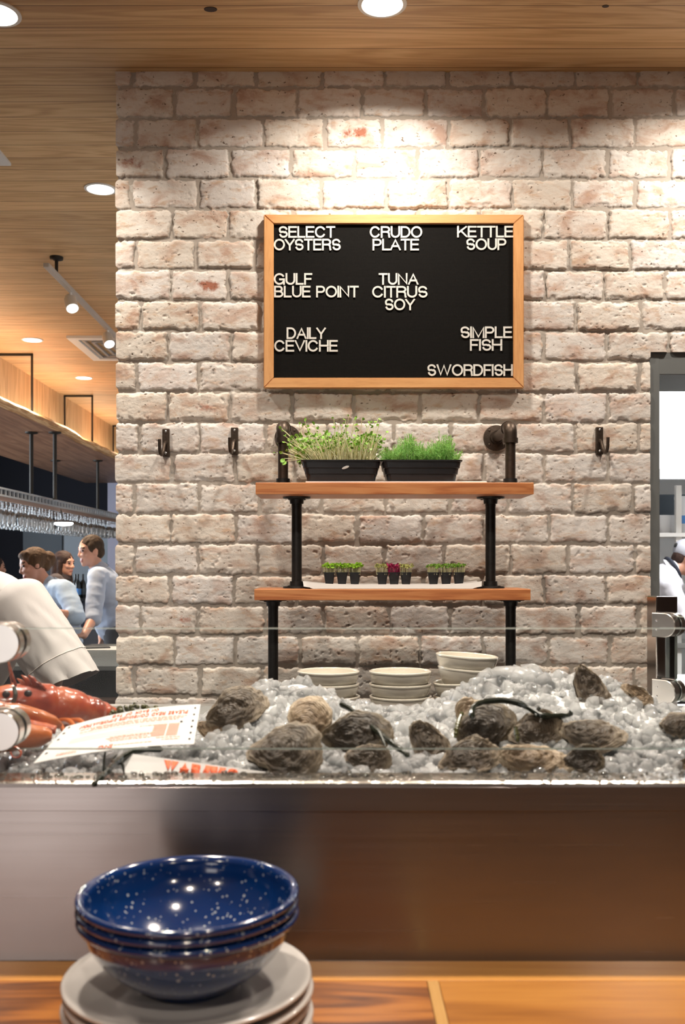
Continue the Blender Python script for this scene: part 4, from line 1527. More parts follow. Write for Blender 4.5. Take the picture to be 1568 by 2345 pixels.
YB2 = 2.40
for name, pxc, n, tl, dx, pit in (
        ('left', 752, 5, [0, 0, 0, 0, 0], [0, 0, 0.001, -0.001, 0.0], 0.0303),
        ('middle', 916, 5, [0, -4.5, 0, 0, 0], [0.003, 0.006, 0.001, 0, 0], 0.0303),
        ('right', 1062, 6, [0, 0, -5, -4, 3.5, 3.5], [0.0, 0.004, 0.006, 0.004, 0.009, 0.004], 0.0312)):
    for k in range(n):
        pos = 'topmost' if k == n - 1 else ('bottom one' if k == 0 else '%s from the bottom' % ['', 'second', 'third', 'fourth', 'fifth'][k])
        cream(PX(pxc, YB2) + dx[k], YB2, PZC + k * pit + 0.004 * (tl[k] != 0), tl[k], 'cream glazed bowl, %s of the %s stack behind the ice' % (pos, name))

# ================================================================== ICE DISPLAY CASE
YS = 1.13                      # steel front face
ZBAR = 1.049
ZRIM = PZ(1790, YS)
XL, XR = -1.15, 0.80
dc = thing('ice_display_case', 'stainless steel case with a folded rim that holds the crushed ice', 'display case', (-0.2, YS, ZBAR))
LEAN = 0.016 / (ZRIM - ZBAR)
prof = [(YS + 0.001 - LEAN * (ZRIM - ZBAR + 0.004), ZBAR - 0.004), (YS + 0.001 - LEAN * 0.0335, ZRIM - 0.0335), (YS - 0.0015 - LEAN * 0.033, ZRIM - 0.0325), (YS - 0.0015 - LEAN * 0.004, ZRIM - 0.0062), (YS - 0.0015, ZRIM - 0.006), (YS - 0.0005, ZRIM - 0.002)]
m = MB()
xs = np.linspace(XL, XR, 40)
G = np.stack([np.stack([xs, 0 * xs + y + (0.0011 * np.sin(xs * 7 + z * 9)), 0 * xs + z], -1) for y, z in prof], 1)
m.grid(G)
obj('front_panel', m, MAT['steel'], dc, sharp=25)
prof = [(YS - 0.0005, ZRIM - 0.002), (YS + 0.003, ZRIM), (YS + 0.010, ZRIM - 0.0005), (YS + 0.052, ZRIM - 0.001), (YS + 0.060, ZRIM - 0.004), (YS + 0.062, ZRIM - 0.02), (YS + 0.062, 1.19)]
m = MB()
G = np.stack([np.stack([xs, 0 * xs + y, 0 * xs + z], -1) for y, z in prof], 1)
m.grid(G)
obj('rim', m, MAT['wet_steel'], dc, sharp=25)
m = MB(); m.box(XL, XR, YS + 0.012, 1.99, 0.0, 1.185)
m.box(XL, XR, 1.965, 1.99, 1.18, 1.215); m.box(XL, XL + 0.02, YS + 0.07, 1.97, 1.18, 1.22); m.box(XR - 0.02, XR, YS + 0.07, 1.97, 1.18, 1.22)
obj('cabinet_body', m, MAT['steel_top'], dc, smooth=False)
# drops of water and ice crumbs on the rim
m = MB()
rg = np.random.default_rng(5)
for k in range(150):
    r = rg.uniform(0.0012, 0.0035)
    m.ell((rg.uniform(-0.42, 0.45), rg.uniform(YS + 0.012, YS + 0.055), ZRIM - 0.0005), (r * rg.uniform(1, 1.8), r, r * 0.7), n=10, m=7)
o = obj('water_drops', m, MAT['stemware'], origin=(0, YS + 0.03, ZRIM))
tag(o, 'scattered drops of meltwater on the steel rim', 'water drops', kind='stuff')

# ---- ice bed
RPX = [-400, 0, 280, 400, 470, 520, 570, 620, 690, 740, 790, 850, 930, 1000, 1040, 1100, 1150, 1215, 1300, 1360, 1430, 1480, 1530, 1568, 1700]
RPY = [1668, 1662, 1664, 1664, 1658, 1635, 1592, 1578, 1577, 1590, 1614, 1640, 1648, 1630, 1600, 1566, 1550, 1545, 1560, 1567, 1578, 1600, 1630, 1646, 1668]
YR = 1.70


def ice_h(x, y):
    x = np.asarray(x, float); y = np.asarray(y, float)
    px = VX + x / YR * F
    zr = EYE + (VY - np.interp(px, RPX, RPY)) / F * YR
    s = np.clip((y - 1.205) / (YR - 1.205), 0, 1)
    z = 1.226 + (zr - 1.226) * (0.75 * s + 0.25 * s * s)
    z = z - sstep(1.74, 1.95, y) * (z - 1.19)
    z = z + (fbm2(x * 16, y * 16, 13, 3) - 0.5) * 0.016
    return z


def ice_hit(px, py):
    ys = np.linspace(1.2, 1.9, 700)
    xs_ = (px - VX) / F * ys
    zs_ = EYE + (VY - py) / F * ys
    k = np.where(zs_ <= ice_h(xs_, ys))[0]
    return ys[k[0]] if len(k) else YR


xs = np.linspace(XL + 0.03, XR - 0.03, 260); ys = np.linspace(1.196, 1.96, 110)
A, B = np.meshgrid(xs, ys)
m = MB()
m.grid(np.stack([A, B, ice_h(A, B) - 0.003 + (fbm2(A * 70, B * 70, 3, 2) - 0.5) * 0.008], -1))
o = obj('ice_bed', m, MAT['icebase'], origin=(0, 1.55, 1.19), sharp=0)
tag(o, 'packed bed of ice below the loose pieces', 'ice', kind='stuff')

bm = bmesh.new(); bmesh.ops.create_icosphere(bm, subdivisions=2, radius=1.0)
ICV = np.array([v.co[:] for v in bm.verts]); ICF = np.array([[v.index for v in f.verts] for f in bm.faces]); bm.free()
protos = []
for s in range(14):
    q = ICV.copy()
    d = 0.62 + 0.75 * fbm3(ICV + 10, 1.1, s * 7, 2)
    q = q * d[:, None]
    rg_ = np.random.default_rng(s)
    for k in range(5):      # cleft faces
        nn = rg_.normal(size=3); nn /= np.linalg.norm(nn)
        hgt = rg_.uniform(0.55, 0.85)
        t = q @ nn
        q = q - np.maximum(t - hgt, 0)[:, None] * nn * 0.85
    protos.append(q)
m = MB()
rg = np.random.default_rng(21)
N = 0
VV, FF = [], []
for k in range(9400):
    x = rg.uniform(-1.09, 0.75); y = rg.uniform(1.20, 1.86) if rg.random() < 0.75 else rg.uniform(1.20, 1.42)
    z = float(ice_h(x, y)) + rg.uniform(-0.008, 0.005)
    r = 0.0050 + 0.0085 * rg.random() ** 1.6
    if y > 1.6 and rg.random() < 0.12: r *= 1.7
    if y < 1.225: r = min(r, 0.009)
    E = np.array(Euler(rg.uniform(0, 6, 3)).to_matrix())
    q = (protos[rg.integers(14)] * (r * rg.uniform(0.8, 1.3), r, r * rg.uniform(0.65, 1.0))) @ E.T + (x, y, z)
    VV.append(q); FF.append(ICF + N); N += len(q)
# large clear lumps on the crest
for px, py, r in ((1190, 1546, .030), (1150, 1562, .022), (1235, 1552, .020), (640, 1582, .020), (690, 1580, .017), (600, 1592, .016), (735, 1598, .016), (1085, 1580, .016), (1300, 1570, .016), (1420, 1588, .014)):
    y = YR - 0.02
    c = P(px, py + 8, y)
    E = np.array(Euler(rg.uniform(-0.4, 0.4, 3)).to_matrix())
    q = (protos[rg.integers(14)] * (r * 1.5, r * 0.9, r * 0.62)) @ E.T + c
    VV.append(q); FF.append(ICF + N); N += len(q)
me = np_mesh('crushed_ice', np.concatenate(VV) - np.array([0, 1.55, 1.19]), [np.concatenate(FF)], True)
me.materials.append(MAT['ice'])
autosmooth(me, 32)
o = bpy.data.objects.new('crushed_ice', me); o.location = (0, 1.55, 1.19); COL.objects.link(o)
tag(o, 'heap of wet crushed ice with clear lumps filling the display case', 'ice', kind='stuff')

# ---- oysters
def valve(L, Wd, cup, seed, top, fr=0.0035):
    nr, nt = 26, 72
    rho = np.linspace(0.0, 1, nr) ** 0.85
    th = np.arange(nt) / nt * 2 * PI
    RH, TH = np.meshgrid(rho, th, indexing='ij')
    c, s = np.cos(TH), np.sin(TH)
    rad = 0.5 * (1 + 0.0 * c)
    nz = fbm2(np.cos(TH) * 1.6 + 5 + seed, np.sin(TH) * 1.6 + 5, seed, 3) - 0.5
    frill = fbm2(np.cos(TH) * 5 + 9, np.sin(TH) * 5 + RH * 4, seed + 3, 3) - 0.5
    rad = rad * (1 + 0.30 * nz + 0.14 * frill * RH)
    taper = 0.78 + 0.32 * sstep(-1, 0.4, c)          # narrow at the hinge (c = -1)
    x = L * (rad * RH * c) - 0.22 * L * (1 - RH)
    y = Wd * (rad * RH * s * taper)
    z = cup * np.clip(1 - RH ** 2.0, 0, 1) ** 0.75
    lay = RH * 4.2 + 2.6 * fbm2(c * RH * 2.5 + 4, s * RH * 2.5 + 4, seed + 7, 3)
    z = z + fr * (lay - np.floor(lay)) * RH ** 0.5 * (1.0 if top else 0.8)
    q = np.stack([x, y, z], -1)
    z = z + (fbm3(q + seed, 42, seed, 4) - 0.5) * 0.022 * (L / 0.09) * (1 - 0.6 * RH)
    if not top: z = -z
    z = z + 0.006 * np.sin(TH * 2 + seed) * RH ** 3 + (0.0006 if top else -0.0006)
    G = np.stack([x, y, z], -1)
    m = MB()
    m.grid(G if top else G[:, ::-1], wv=True)
    me = mesh_of(m, 'valve')
    a = me.attributes.new('ring', 'FLOAT', 'POINT')
    rr = (RH if top else RH[:, ::-1])
    a.data.foreach_set('value', rr.astype(np.float32).ravel())
    return me


OY = [
    (542, 1626, 150, 92, 24, 62, 'oy1', 'long dark barnacled oyster at the left end of the ice, above the card tag'),
    (484, 1672, 78, 58, -20, 50, 'oy3', 'small pale oyster just right of the printed card tag'),
    (706, 1648, 118, 100, 62, 66, 'oy3', 'rough brown oyster standing on the ice behind two darker ones'),
    (655, 1722, 172, 128, 8, 52, 'oy1', 'large domed striped oyster at the front, left of the middle'),
    (818, 1684, 160, 104, 4, 68, 'oy2', 'smooth dark oyster with curved growth lines under the seaweed strand'),
    (842, 1740, 108, 70, -6, 60, 'oy1', 'brown oyster at the front rim below the smooth dark one'),
    (984, 1704, 125, 74, -52, 60, 'oy1', 'slanted oyster of many thin layers beside the dark cupped one'),
    (1076, 1636, 80, 66, 72, 66, 'oy3', 'light edged oyster behind the dark cupped one'),
    (1110, 1664, 136, 104, 18, 72, 'oy2', 'dark cupped oyster under the loop of seaweed'),
    (1228, 1676, 130, 84, 12, 60, 'oy1', 'ridged oyster below the right end of the seaweed loop'),
    (1354, 1684, 152, 82, -8, 48, 'oy1', 'oval rough oyster lying at the right on the ice'),
    (1078, 1736, 150, 82, 14, 50, 'oy1', 'oyster at the front rim below the dark cupped one'),
    (1222, 1742, 168, 80, -8, 50, 'oy3', 'pale tan oyster with a crumbly shell at the front rim'),
    (1336, 1742, 100, 64, 4, 60, 'oy2', 'dark oyster at the front rim right of the pale tan one'),
    (1352, 1576, 122, 66, -66, 68, 'oy1', 'wedge shaped oyster stuck upright in the crest of the ice'),
    (1460, 1592, 80, 32, -38, 60, 'oy3', 'thin brown oyster on the ice crest beside the steel post'),
    (1550, 1660, 86, 60, 12, 60, 'oy1', 'brown oyster at the right edge of the ice'),
    (1572, 1762, 62, 40, 0, 50, 'oy3', 'small beige oyster in the lower right corner of the ice'),
]
for i, (px, py, lp, wp, ang, tilt, mt, label) in enumerate(OY):
    bot = py + 0.40 * wp
    Y = min(ice_hit(px, min(bot, 1762)), 1.68)
    Y = max(Y - 0.010, 1.235)
    c = P(px, py, Y)
    L, Wd = lp * Y / F * 1.02, wp * Y / F * 1.04
    t = thing('oyster', label, 'oyster', c, 'oysters on the ice')
    up = valve(L, Wd, Wd * 0.17, 10 + i * 3, True, 0.0038 if mt != 'oy2' else 0.003)
    lo = valve(L * 0.98, Wd * 0.98, Wd * 0.27, 10 + i * 3, False)
    for nm, me in (('upper_valve', up), ('lower_valve', lo)):
        me.name = nm
        me.materials.append(MAT[mt])
        o = bpy.data.objects.new(nm, me); COL.objects.link(o); o.parent = t
    Mx = Matrix.Rotation(R(tilt), 4, 'X') @ Matrix.Rotation(R(ang), 4, 'Z')
    t.rotation_euler = Mx.to_euler()

# ---- seaweed
def spline(pts, n=50):
    pts = np.array(pts, float)
    d = np.concatenate([[0], np.cumsum(np.linalg.norm(np.diff(pts, axis=0), axis=1))])
    t = np.linspace(0, d[-1], n)
    out = np.stack([np.interp(t, d, pts[:, k]) for k in range(3)], 1)
    for _ in range(4):
        out[1:-1] = (out[:-2] + 2 * out[1:-1] + out[2:]) / 4
    return out


def weed(pts, r, mat, label, branches=(), nm='seaweed_strand'):
    w = [P(*p) for p in pts]
    m = MB()
    s = spline(w)
    rr = r * (0.65 + 0.6 * fbm2(np.arange(len(s)) * 0.35, np.arange(len(s)) * 0, 3, 2)); rr[-1] *= 0.3; rr[0] *= 0.5
    m.tube(s, rr, 8)
    for b in branches:
        q = spline([P(*p) for p in b], 16)
        m.tube(q, np.linspace(r * 0.7, r * 0.25, 16), 6)
    o = obj(nm, m, MAT[mat], origin=w[len(w) // 2])
    tag(o, label, 'seaweed')


weed([(372, 1716, 1.262), (335, 1716, 1.252), (300, 1722, 1.235), (275, 1738, 1.215), (250, 1762, 1.17), (228, 1784, 1.138), (212, 1800, 1.126)], 0.0040, 'weed',
     'dark seaweed strand hanging over the steel rim below the card tag',
     [[(240, 1766, 1.16), (238, 1745, 1.165), (241, 1722, 1.17)], [(270, 1742, 1.21), (282, 1752, 1.20), (284, 1772, 1.175)], [(262, 1750, 1.2), (256, 1740, 1.21), (268, 1728, 1.22)]])
weed([(778, 1612, 1.44), (800, 1622, 1.43), (822, 1640, 1.41), (850, 1664, 1.37), (872, 1682, 1.34), (905, 1708, 1.30), (936, 1732, 1.27)], 0.0040, 'weed',
     'dark seaweed strand lying diagonally across the ice in the middle',
     [[(868, 1678, 1.34), (880, 1702, 1.31), (886, 1728, 1.285)]])
weed([(1082, 1645, 1.33), (1078, 1628, 1.34), (1086, 1614, 1.35), (1110, 1606, 1.37), (1150, 1603, 1.38), (1190, 1610, 1.38), (1222, 1628, 1.37), (1238, 1640, 1.36),
      (1270, 1639, 1.37), (1298, 1640, 1.38), (1310, 1632, 1.39)], 0.0040, 'weed', 'dark seaweed arched in a loop over the cupped oyster',
     [[(1222, 1628, 1.37), (1228, 1640, 1.36), (1226, 1644, 1.36)], [(1300, 1640, 1.38), (1306, 1630, 1.38), (1303, 1626, 1.38)], [(1236, 1620, 1.37), (1226, 1630, 1.37), (1250, 1640, 1.37)]])
weed([(1058, 1632, 1.31), (1050, 1648, 1.30), (1044, 1672, 1.28), (1042, 1690, 1.275)], 0.0028, 'weed2', 'olive seaweed thread hanging left of the cupped oyster')
weed([(1180, 1664, 1.285), (1182, 1680, 1.28), (1186, 1700, 1.275)], 0.0028, 'weed2', 'olive seaweed thread between two oysters at the right')
m = MB()
rg = np.random.default_rng(3)
base = P(315, 1636, 1.46)
for k in range(90):
    f = rg.uniform(-1, 1)
    c = base + np.array([f * 0.042, rg.uniform(-0.012, 0.012), rg.uniform(-0.016, 0.004) + 0.010 * (1 - f * f)])
    m.ell(c, rg.uniform(0.0022, 0.0055, 3), Euler(rg.uniform(0, 6, 3)).to_matrix(), n=10, m=7)
o = obj('rockweed', m, MAT['weed2'], origin=base)
tag(o, 'clump of olive bladdered seaweed between the lobster and the card tag', 'seaweed')
m = MB(); s = spline([P(32, 1574, 1.385), P(36, 1590, 1.38), P(32, 1606, 1.38), P(22, 1614, 1.38)], 20); m.tube(s, 0.0032, 8)
o = obj('seaweed_strand', m, simple('grey_green_weed', (0.06, 0.075, 0.06), 0.35), origin=P(32, 1590, 1.38)); tag(o, 'grey green seaweed scrap over the lobster head', 'seaweed')

# ---- lobster
lo = thing('lobster', 'cooked red lobster lying on the ice at the left', 'lobster', P(110, 1690, 1.44))


def body_loft(keys, n=40, na=36, seed=1, groove=()):
    """keys: (px, py, Y, half height, half width)"""
    k = np.array([np.concatenate([P(a, b, c), [d, e]]) for a, b, c, d, e in keys])
    t = np.linspace(0, len(k) - 1, n)
    from_ = np.arange(len(k))
    q = np.stack([np.interp(t, from_, k[:, j]) for j in range(5)], 1)
    for _ in range(5):
        q[1:-1] = (q[:-2] + 2 * q[1:-1] + q[2:]) / 4
    tan = np.gradient(q[:, :3], axis=0); tan /= np.linalg.norm(tan, axis=1)[:, None]
    side = np.cross(tan, np.array([0, 0, 1.0])); side /= np.linalg.norm(side, axis=1)[:, None]
    up = np.cross(side, tan)
    a = np.arange(na) / na * 2 * PI
    G = q[:, None, :3] + q[:, None, 4:5] * np.cos(a)[None, :, None] * side[:, None] + (q[:, None, 3:4] * np.sin(a)[None, :, None]) * up[:, None]
    cen = q[:, None, :3]
    dirn = (G - cen)
    dirn = dirn / (np.linalg.norm(dirn, axis=-1, keepdims=True) + 1e-9)
    G = G + dirn * ((fbm3(G, 60, seed, 3) - 0.5) * 0.004)[..., None]
    for gp, gw, gd in groove:
        s = np.linspace(0, 1, n)
        G = G - dirn * (gd * np.exp(-((s - gp) / gw) ** 2))[:, None, None]
    return G, q


m = MB()
G, q = body_loft([(-75, 1610, 1.40, .006, .006), (-45, 1612, 1.405, .018, .018), (0, 1612, 1.415, .026, .026), (60, 1612, 1.43, .031, .030), (110, 1616, 1.445, .033, .031),
                  (160, 1624, 1.46, .030, .030), (200, 1630, 1.475, .0245, .027), (214, 1633, 1.48, .019, .022)], 60, 44, 2, ((0.60, 0.018, 0.0035), (0.83, 0.015, 0.002)))
m.grid(G, wv=True)
obj('carapace', m, MAT['lob'], lo, sharp=0)
tl = [(208, 1630, 1.48, .0235), (226, 1635, 1.492, .0205), (244, 1640, 1.505, .0175), (262, 1645, 1.52, .0148), (280, 1650, 1.535, .012), (298, 1655, 1.55, .009)]
for a, b in zip(tl[:-1], tl[1:]):
    m = MB()
    G, q = body_loft([(a[0] - 6, a[1], a[2] - 0.003, a[3] * 0.93, a[3] * 1.1), (a[0], a[1], a[2], a[3], a[3] * 1.18), ((a[0] + b[0]) / 2, (a[1] + b[1]) / 2, (a[2] + b[2]) / 2, a[3] * 0.97, a[3] * 1.12), (b[0] + 4, b[1], b[2], b[3] * 0.92, b[3] * 1.02)], 14, 32, 5)
    m.grid(G, wv=True)
    obj('tail_segment', m, MAT['lob'], lo, sharp=0)
# spines on the head
for px, py, s in ((56, 1562, 1.0), (66, 1558, 1.2), (82, 1560, 1.3), (96, 1566, 0.9), (104, 1570, 0.7), (42, 1568, 0.8)):
    m = MB(); c = P(px, py + 10, 1.425)
    m.tube([c, c + np.array([-0.004, -0.002, 0.008 * s]), c + np.array([-0.010, -0.003, 0.012 * s])], [0.0042 * s, 0.0028 * s, 0.0006], 8)
    obj('spine', m, MAT['lob'], lo)
for px, py in ((14, 1590), (64, 1588)):
    m = MB(); m.ell(P(px, py, 1.393 if px < 40 else 1.4), (0.006, 0.004, 0.005), n=14, m=10)
    obj('eye', m, MAT['eye'], lo)
# antennae
for pts in ([(36, 1570, 1.395), (28, 1545, 1.38), (18, 1512, 1.37), (10, 1478, 1.36), (-8, 1420, 1.34)], [(26, 1565, 1.41), (20, 1530, 1.41), (16, 1505, 1.41), (4, 1470, 1.41)],
            [(20, 1708, 1.29), (38, 1712, 1.285), (50, 1722, 1.28), (44, 1736, 1.275), (28, 1734, 1.275), (24, 1722, 1.28)]):
    m = MB(); s = spline([P(*p) for p in pts], 30)
    m.tube(s, np.linspace(0.0022, 0.0008, 30) if len(pts) != 4 else 0.0006, 8)
    obj('antenna', m, MAT['lob'], lo)


def limb(name, keys, mat, seed):
    m = MB(); G, q = body_loft(keys, 34, 24, seed); m.grid(G, wv=True)
    e = m.n - 24
    m.f.append(np.array([list(range(e, e + 24))])); m.f.append(np.array([list(range(23, -1, -1))]))
    return obj(name, m, MAT[mat], lo, sharp=0)


limb('arm', [(-80, 1622, 1.35, .011, .011), (-20, 1626, 1.35, .014, .012), (40, 1636, 1.355, .0155, .013), (92, 1648, 1.36, .014, .012), (122, 1656, 1.37, .010, .010), (136, 1660, 1.38, .004, .005)], 'lob2', 3)
limb('arm', [(-60, 1660, 1.33, .010, .012), (0, 1655, 1.335, .010, .012), (60, 1662, 1.34, .009, .011), (128, 1672, 1.35, .006, .008)], 'lob', 4)
limb('claw', [(-120, 1690, 1.30, .010, .010), (-60, 1690, 1.30, .020, .016), (0, 1688, 1.305, .021, .017), (60, 1686, 1.312, .017, .014), (98, 1684, 1.32, .0135, .012), (116, 1684, 1.325, .007, .008)], 'lob2', 6)
limb('claw', [(-160, 1640, 1.33, .010, .012), (-110, 1645, 1.33, .022, .02), (-60, 1650, 1.33, .018, .018), (-30, 1650, 1.335, .008, .01)], 'lob', 7)
for k, (x0, x1) in enumerate(((110, 150), (140, 178), (165, 205))):
    m = MB(); s = spline([P(x0, 1652, 1.42), P(x0 + 18, 1650, 1.40), P((x0 + x1) / 2 + 12, 1664, 1.385), P(x1, 1690, 1.37)], 20)
    m.tube(s, np.linspace(0.0055, 0.0025, 20), 10); obj('leg', m, MAT['lob2'], lo)

# ---- printed card tags
def card(corners, bulge, nu=40, nv=14, curl=None):
    TL, TR, BL, BR = [P(*c) for c in corners]
    nrm = np.cross(TR - TL, TL - BL); nrm /= np.linalg.norm(nrm)
    if nrm[1] > 0: nrm = -nrm

    def S(u, v):       # v = 0 at the top
        p = (TL * (1 - u) + TR * u) * (1 - v) + (BL * (1 - u) + BR * u) * v
        b = bulge * 4 * u * (1 - u) * (1 - 0.3 * v)
        c = curl(u, v) if curl else 0
        return p + nrm * b + np.array([0, 0, 1.0]) * c
    return S, nrm


def card_mesh(S, nrm, th=0.0007, nu=44, nv=14, r=0.05):
    m = MB()
    U, Vv = np.meshgrid(np.linspace(0, 1, nu), np.linspace(0, 1, nv), indexing='ij')
    G = np.array([[S(U[i, j], Vv[i, j]) for j in range(nv)] for i in range(nu)])
    B_ = G - nrm * th
    m.grid(G); m.grid(B_[:, ::-1])
    for a, b in ((G[:, 0], B_[:, 0]), (B_[:, -1], G[:, -1]), (B_[0], G[0]), (G[-1], B_[-1])):
        m.grid(np.stack([a, b], 1))
    return m


def disc_on(m, S, nrm, u, v, ru, rv):
    a = np.arange(14) / 14 * 2 * PI
    pts = np.array([S(u + ru * math.cos(k), v + rv * math.sin(k)) + nrm * 0.0005 for k in a])
    m.add(pts, [np.array([list(range(14))])])


def bar_on(m, S, nrm, u0, u1, v0, v1, n=10):
    us = np.linspace(u0, u1, n)
    m.grid(np.stack([[S(u, v0) + nrm * 0.0005 for u in us], [S(u, v1) + nrm * 0.0005 for u in us]], 1))


S, nrm = card([(152, 1664, 1.345), (459, 1613, 1.40), (76, 1748, 1.258), (444, 1704, 1.30)], 0.004, curl=lambda u, v: 0.010 * (1 - u) ** 6 * (v - 0.55) * -0.0 + 0.003 * math.sin(u * 3.1))
t = thing('card_tag', 'white printed card with orange lines and punched edges leaning on the lobster', 'tag', S(0.5, 1.0))
obj('card', card_mesh(S, nrm), MAT['paper'], t)
m = MB()
for v in (0.07, 0.24, 0.41, 0.78): disc_on(m, S, nrm, 0.035, v, 0.009, 0.022)
for v in (0.10, 0.27, 0.43, 0.58, 0.73, 0.88): disc_on(m, S, nrm, 0.965, v, 0.008, 0.022)
disc_on(m, S, nrm, 0.885, 0.44, 0.010, 0.022)
obj('punched_holes', m, MAT['hole'], t)


def text_on(m, S, nrm, txt, u0, u1, v0, v1, tk=0.16, flip=True):
    """letters on the card; flip turns them upside down"""
    for ch, x, w_ in layout(txt, 0, 1, 1, gap=0.16, space=0.5):
        def fr(a, b, d):
            uu = a; vv = b
            if flip:
                u = u1 - (u1 - u0) * uu; v = v0 + (v1 - v0) * vv
            else:
                u = u0 + (u1 - u0) * uu; v = v1 - (v1 - v0) * vv
            return S(u, v) + nrm * (0.0004 + d)
        # stroke weight is set in the stretched frame
        asp = abs(u1 - u0) / abs(v1 - v0)
        glyph2(m, ch, x, w_, tk, fr, asp)


def glyph2(m, ch, x, w_, tk, fr, asp):
    k = 0.19 / 0.08 * asp   # how long the u axis is against the v axis on the card
    glyph(m, ch, x * k, 0.0, w_ * k, 1.0, tk, lambda a, b, d: fr(a / k, b, d), 0.0002)


m = MB()
text_on(m, S, nrm, 'PLEASE READ CONSUMER INFORMATION', 0.14, 0.915, 0.145, 0.235, 0.18)
text_on(m, S, nrm, 'ON BACK OF TAG', 0.35, 0.69, 0.035, 0.115, 0.18)
text_on(m, S, nrm, 'INC', 0.38, 0.47, 0.86, 0.955, 0.24)
obj('printed_words', m, MAT['orange_ink'], t, sharp=0)
m = MB()
for k, (a, b, v) in enumerate(((0.16, 0.92, 0.275), (0.24, 0.90, 0.315), (0.17, 0.86, 0.355))):
    rgq = np.random.default_rng(k); u = a
    while u < b:
        w_ = rgq.uniform(0.012, 0.045); bar_on(m, S, nrm, u, min(u + w_, b), v, v + 0.020, 3); u += w_ + 0.007
for k in range(9):
    bar_on(m, S, nrm, 0.70, 0.79, 0.47 + k * 0.035, 0.49 + k * 0.035, 3); bar_on(m, S, nrm, 0.80, 0.875, 0.47 + k * 0.035, 0.49 + k * 0.035, 3)
for a, b, v in ((0.60, 0.73, 0.47), (0.74, 0.90, 0.80), (0.78, 0.90, 0.85), (0.42, 0.72, 0.66), (0.40, 0.70, 0.69), (0.42, 0.68, 0.73), (0.44, 0.70, 0.77), (0.12, 0.24, 0.87), (0.12, 0.25, 0.91), (0.48, 0.72, 0.885)):
    rgq = np.random.default_rng(int(a * 100)); u = a
    while u < b:
        w_ = rgq.uniform(0.010, 0.03); bar_on(m, S, nrm, u, min(u + w_, b), v, v + 0.018, 3); u += w_ + 0.005
obj('small_print', m, MAT['pale_ink'], t, sharp=0)
m = MB()
for a, b, v in ((0.18, 0.80, 0.42), (0.14, 0.56, 0.52), (0.14, 0.62, 0.57), (0.14, 0.66, 0.62)):
    bar_on(m, S, nrm, a, b, v, v + 0.007)
obj('ruled_lines', m, MAT['grey_ink'], t, sharp=0)

S2_, nrm2 = card([(286, 1724, 1.232), (640, 1772, 1.214), (278, 1772, 1.205), (632, 1812, 1.200)], 0.0)
t = thing('card_tag', 'white card with a bold orange word half hidden behind the steel rim', 'tag', S2_(0.5, 1.0))
obj('card', card_mesh(S2_, nrm2), MAT['paper'], t)
m = MB(); disc_on(m, S2_, nrm2, 0.02, 0.24, 0.009, 0.07)
obj('punched_holes', m, MAT['grey_ink'], t)
m = MB(); text_on(m, S2_, nrm2, 'WARNING', 0.26, 0.74, 0.09, 0.64, 0.19, False)
obj('printed_words', m, MAT['orange_ink'], t, sharp=0)

# ================================================================== SNEEZE GUARD
sg = thing('sneeze_guard', 'clear glass guard on steel posts in front of and beside the ice', 'glass guard', (0.0, 1.24, ZRIM))
YG, ZG0, ZG1 = 1.204, PZ(1715.5, 1.20), PZ(1440, 1.20)
GX0, GX1 = -0.435, 0.69


def pane(name, M4, w_, h, th=0.009):
    """glass sheet: clear faces, green polished edges"""
    m = MB()
    def tr(x, y, z): return list((M4 @ Vector((x, y, z)))[:])
    a, b = -th / 2, th / 2
    m.add([tr(0, a, 0), tr(w_, a, 0), tr(w_, a, h), tr(0, a, h)], np.array([[0, 1, 2, 3]]))
    m.add([tr(0, b, 0), tr(w_, b, 0), tr(w_, b, h), tr(0, b, h)], np.array([[3, 2, 1, 0]]))
    o = obj(name, m, MAT['pane'], sg, smooth=False)
    e = MB()
    q = 0.0008
    pr = [[(-0, a), (-q, a + q), (-q, b - q), (0, b)]]
    for (p0, p1, nx, nz) in (((0, 0), (w_, 0), 0, -1), ((0, h), (w_, h), 0, 1), ((0, 0), (0, h), -1, 0), ((w_, 0), (w_, h), 1, 0)):
        G = []
        for s in (p0, p1):
            G.append([tr(s[0] + nx * f, y, s[1] + nz * f) for f, y in ((0, a), (q, a + q), (q, b - q), (0, b))])
        e.grid(np.array(G))
    eo = obj('polished_edge', e, MAT['glass_edge'], o, smooth=False)
    return o


pane('front_pane', Matrix.Translation((GX0, YG, ZG0)), GX1 - GX0, ZG1 - ZG0)
# steel posts
for (xa, xb, ya, yb, zt) in ((-0.500, -0.452, 1.222, 1.27, 1.435), (0.641, 0.684, 1.970, 2.030, PZ(1366, 1.97))):
    m = MB(); m.box(xa, xb, ya, yb, 1.186, zt, 0.0025, 3)
    obj('post', m, MAT['chrome'], sg, smooth=False)


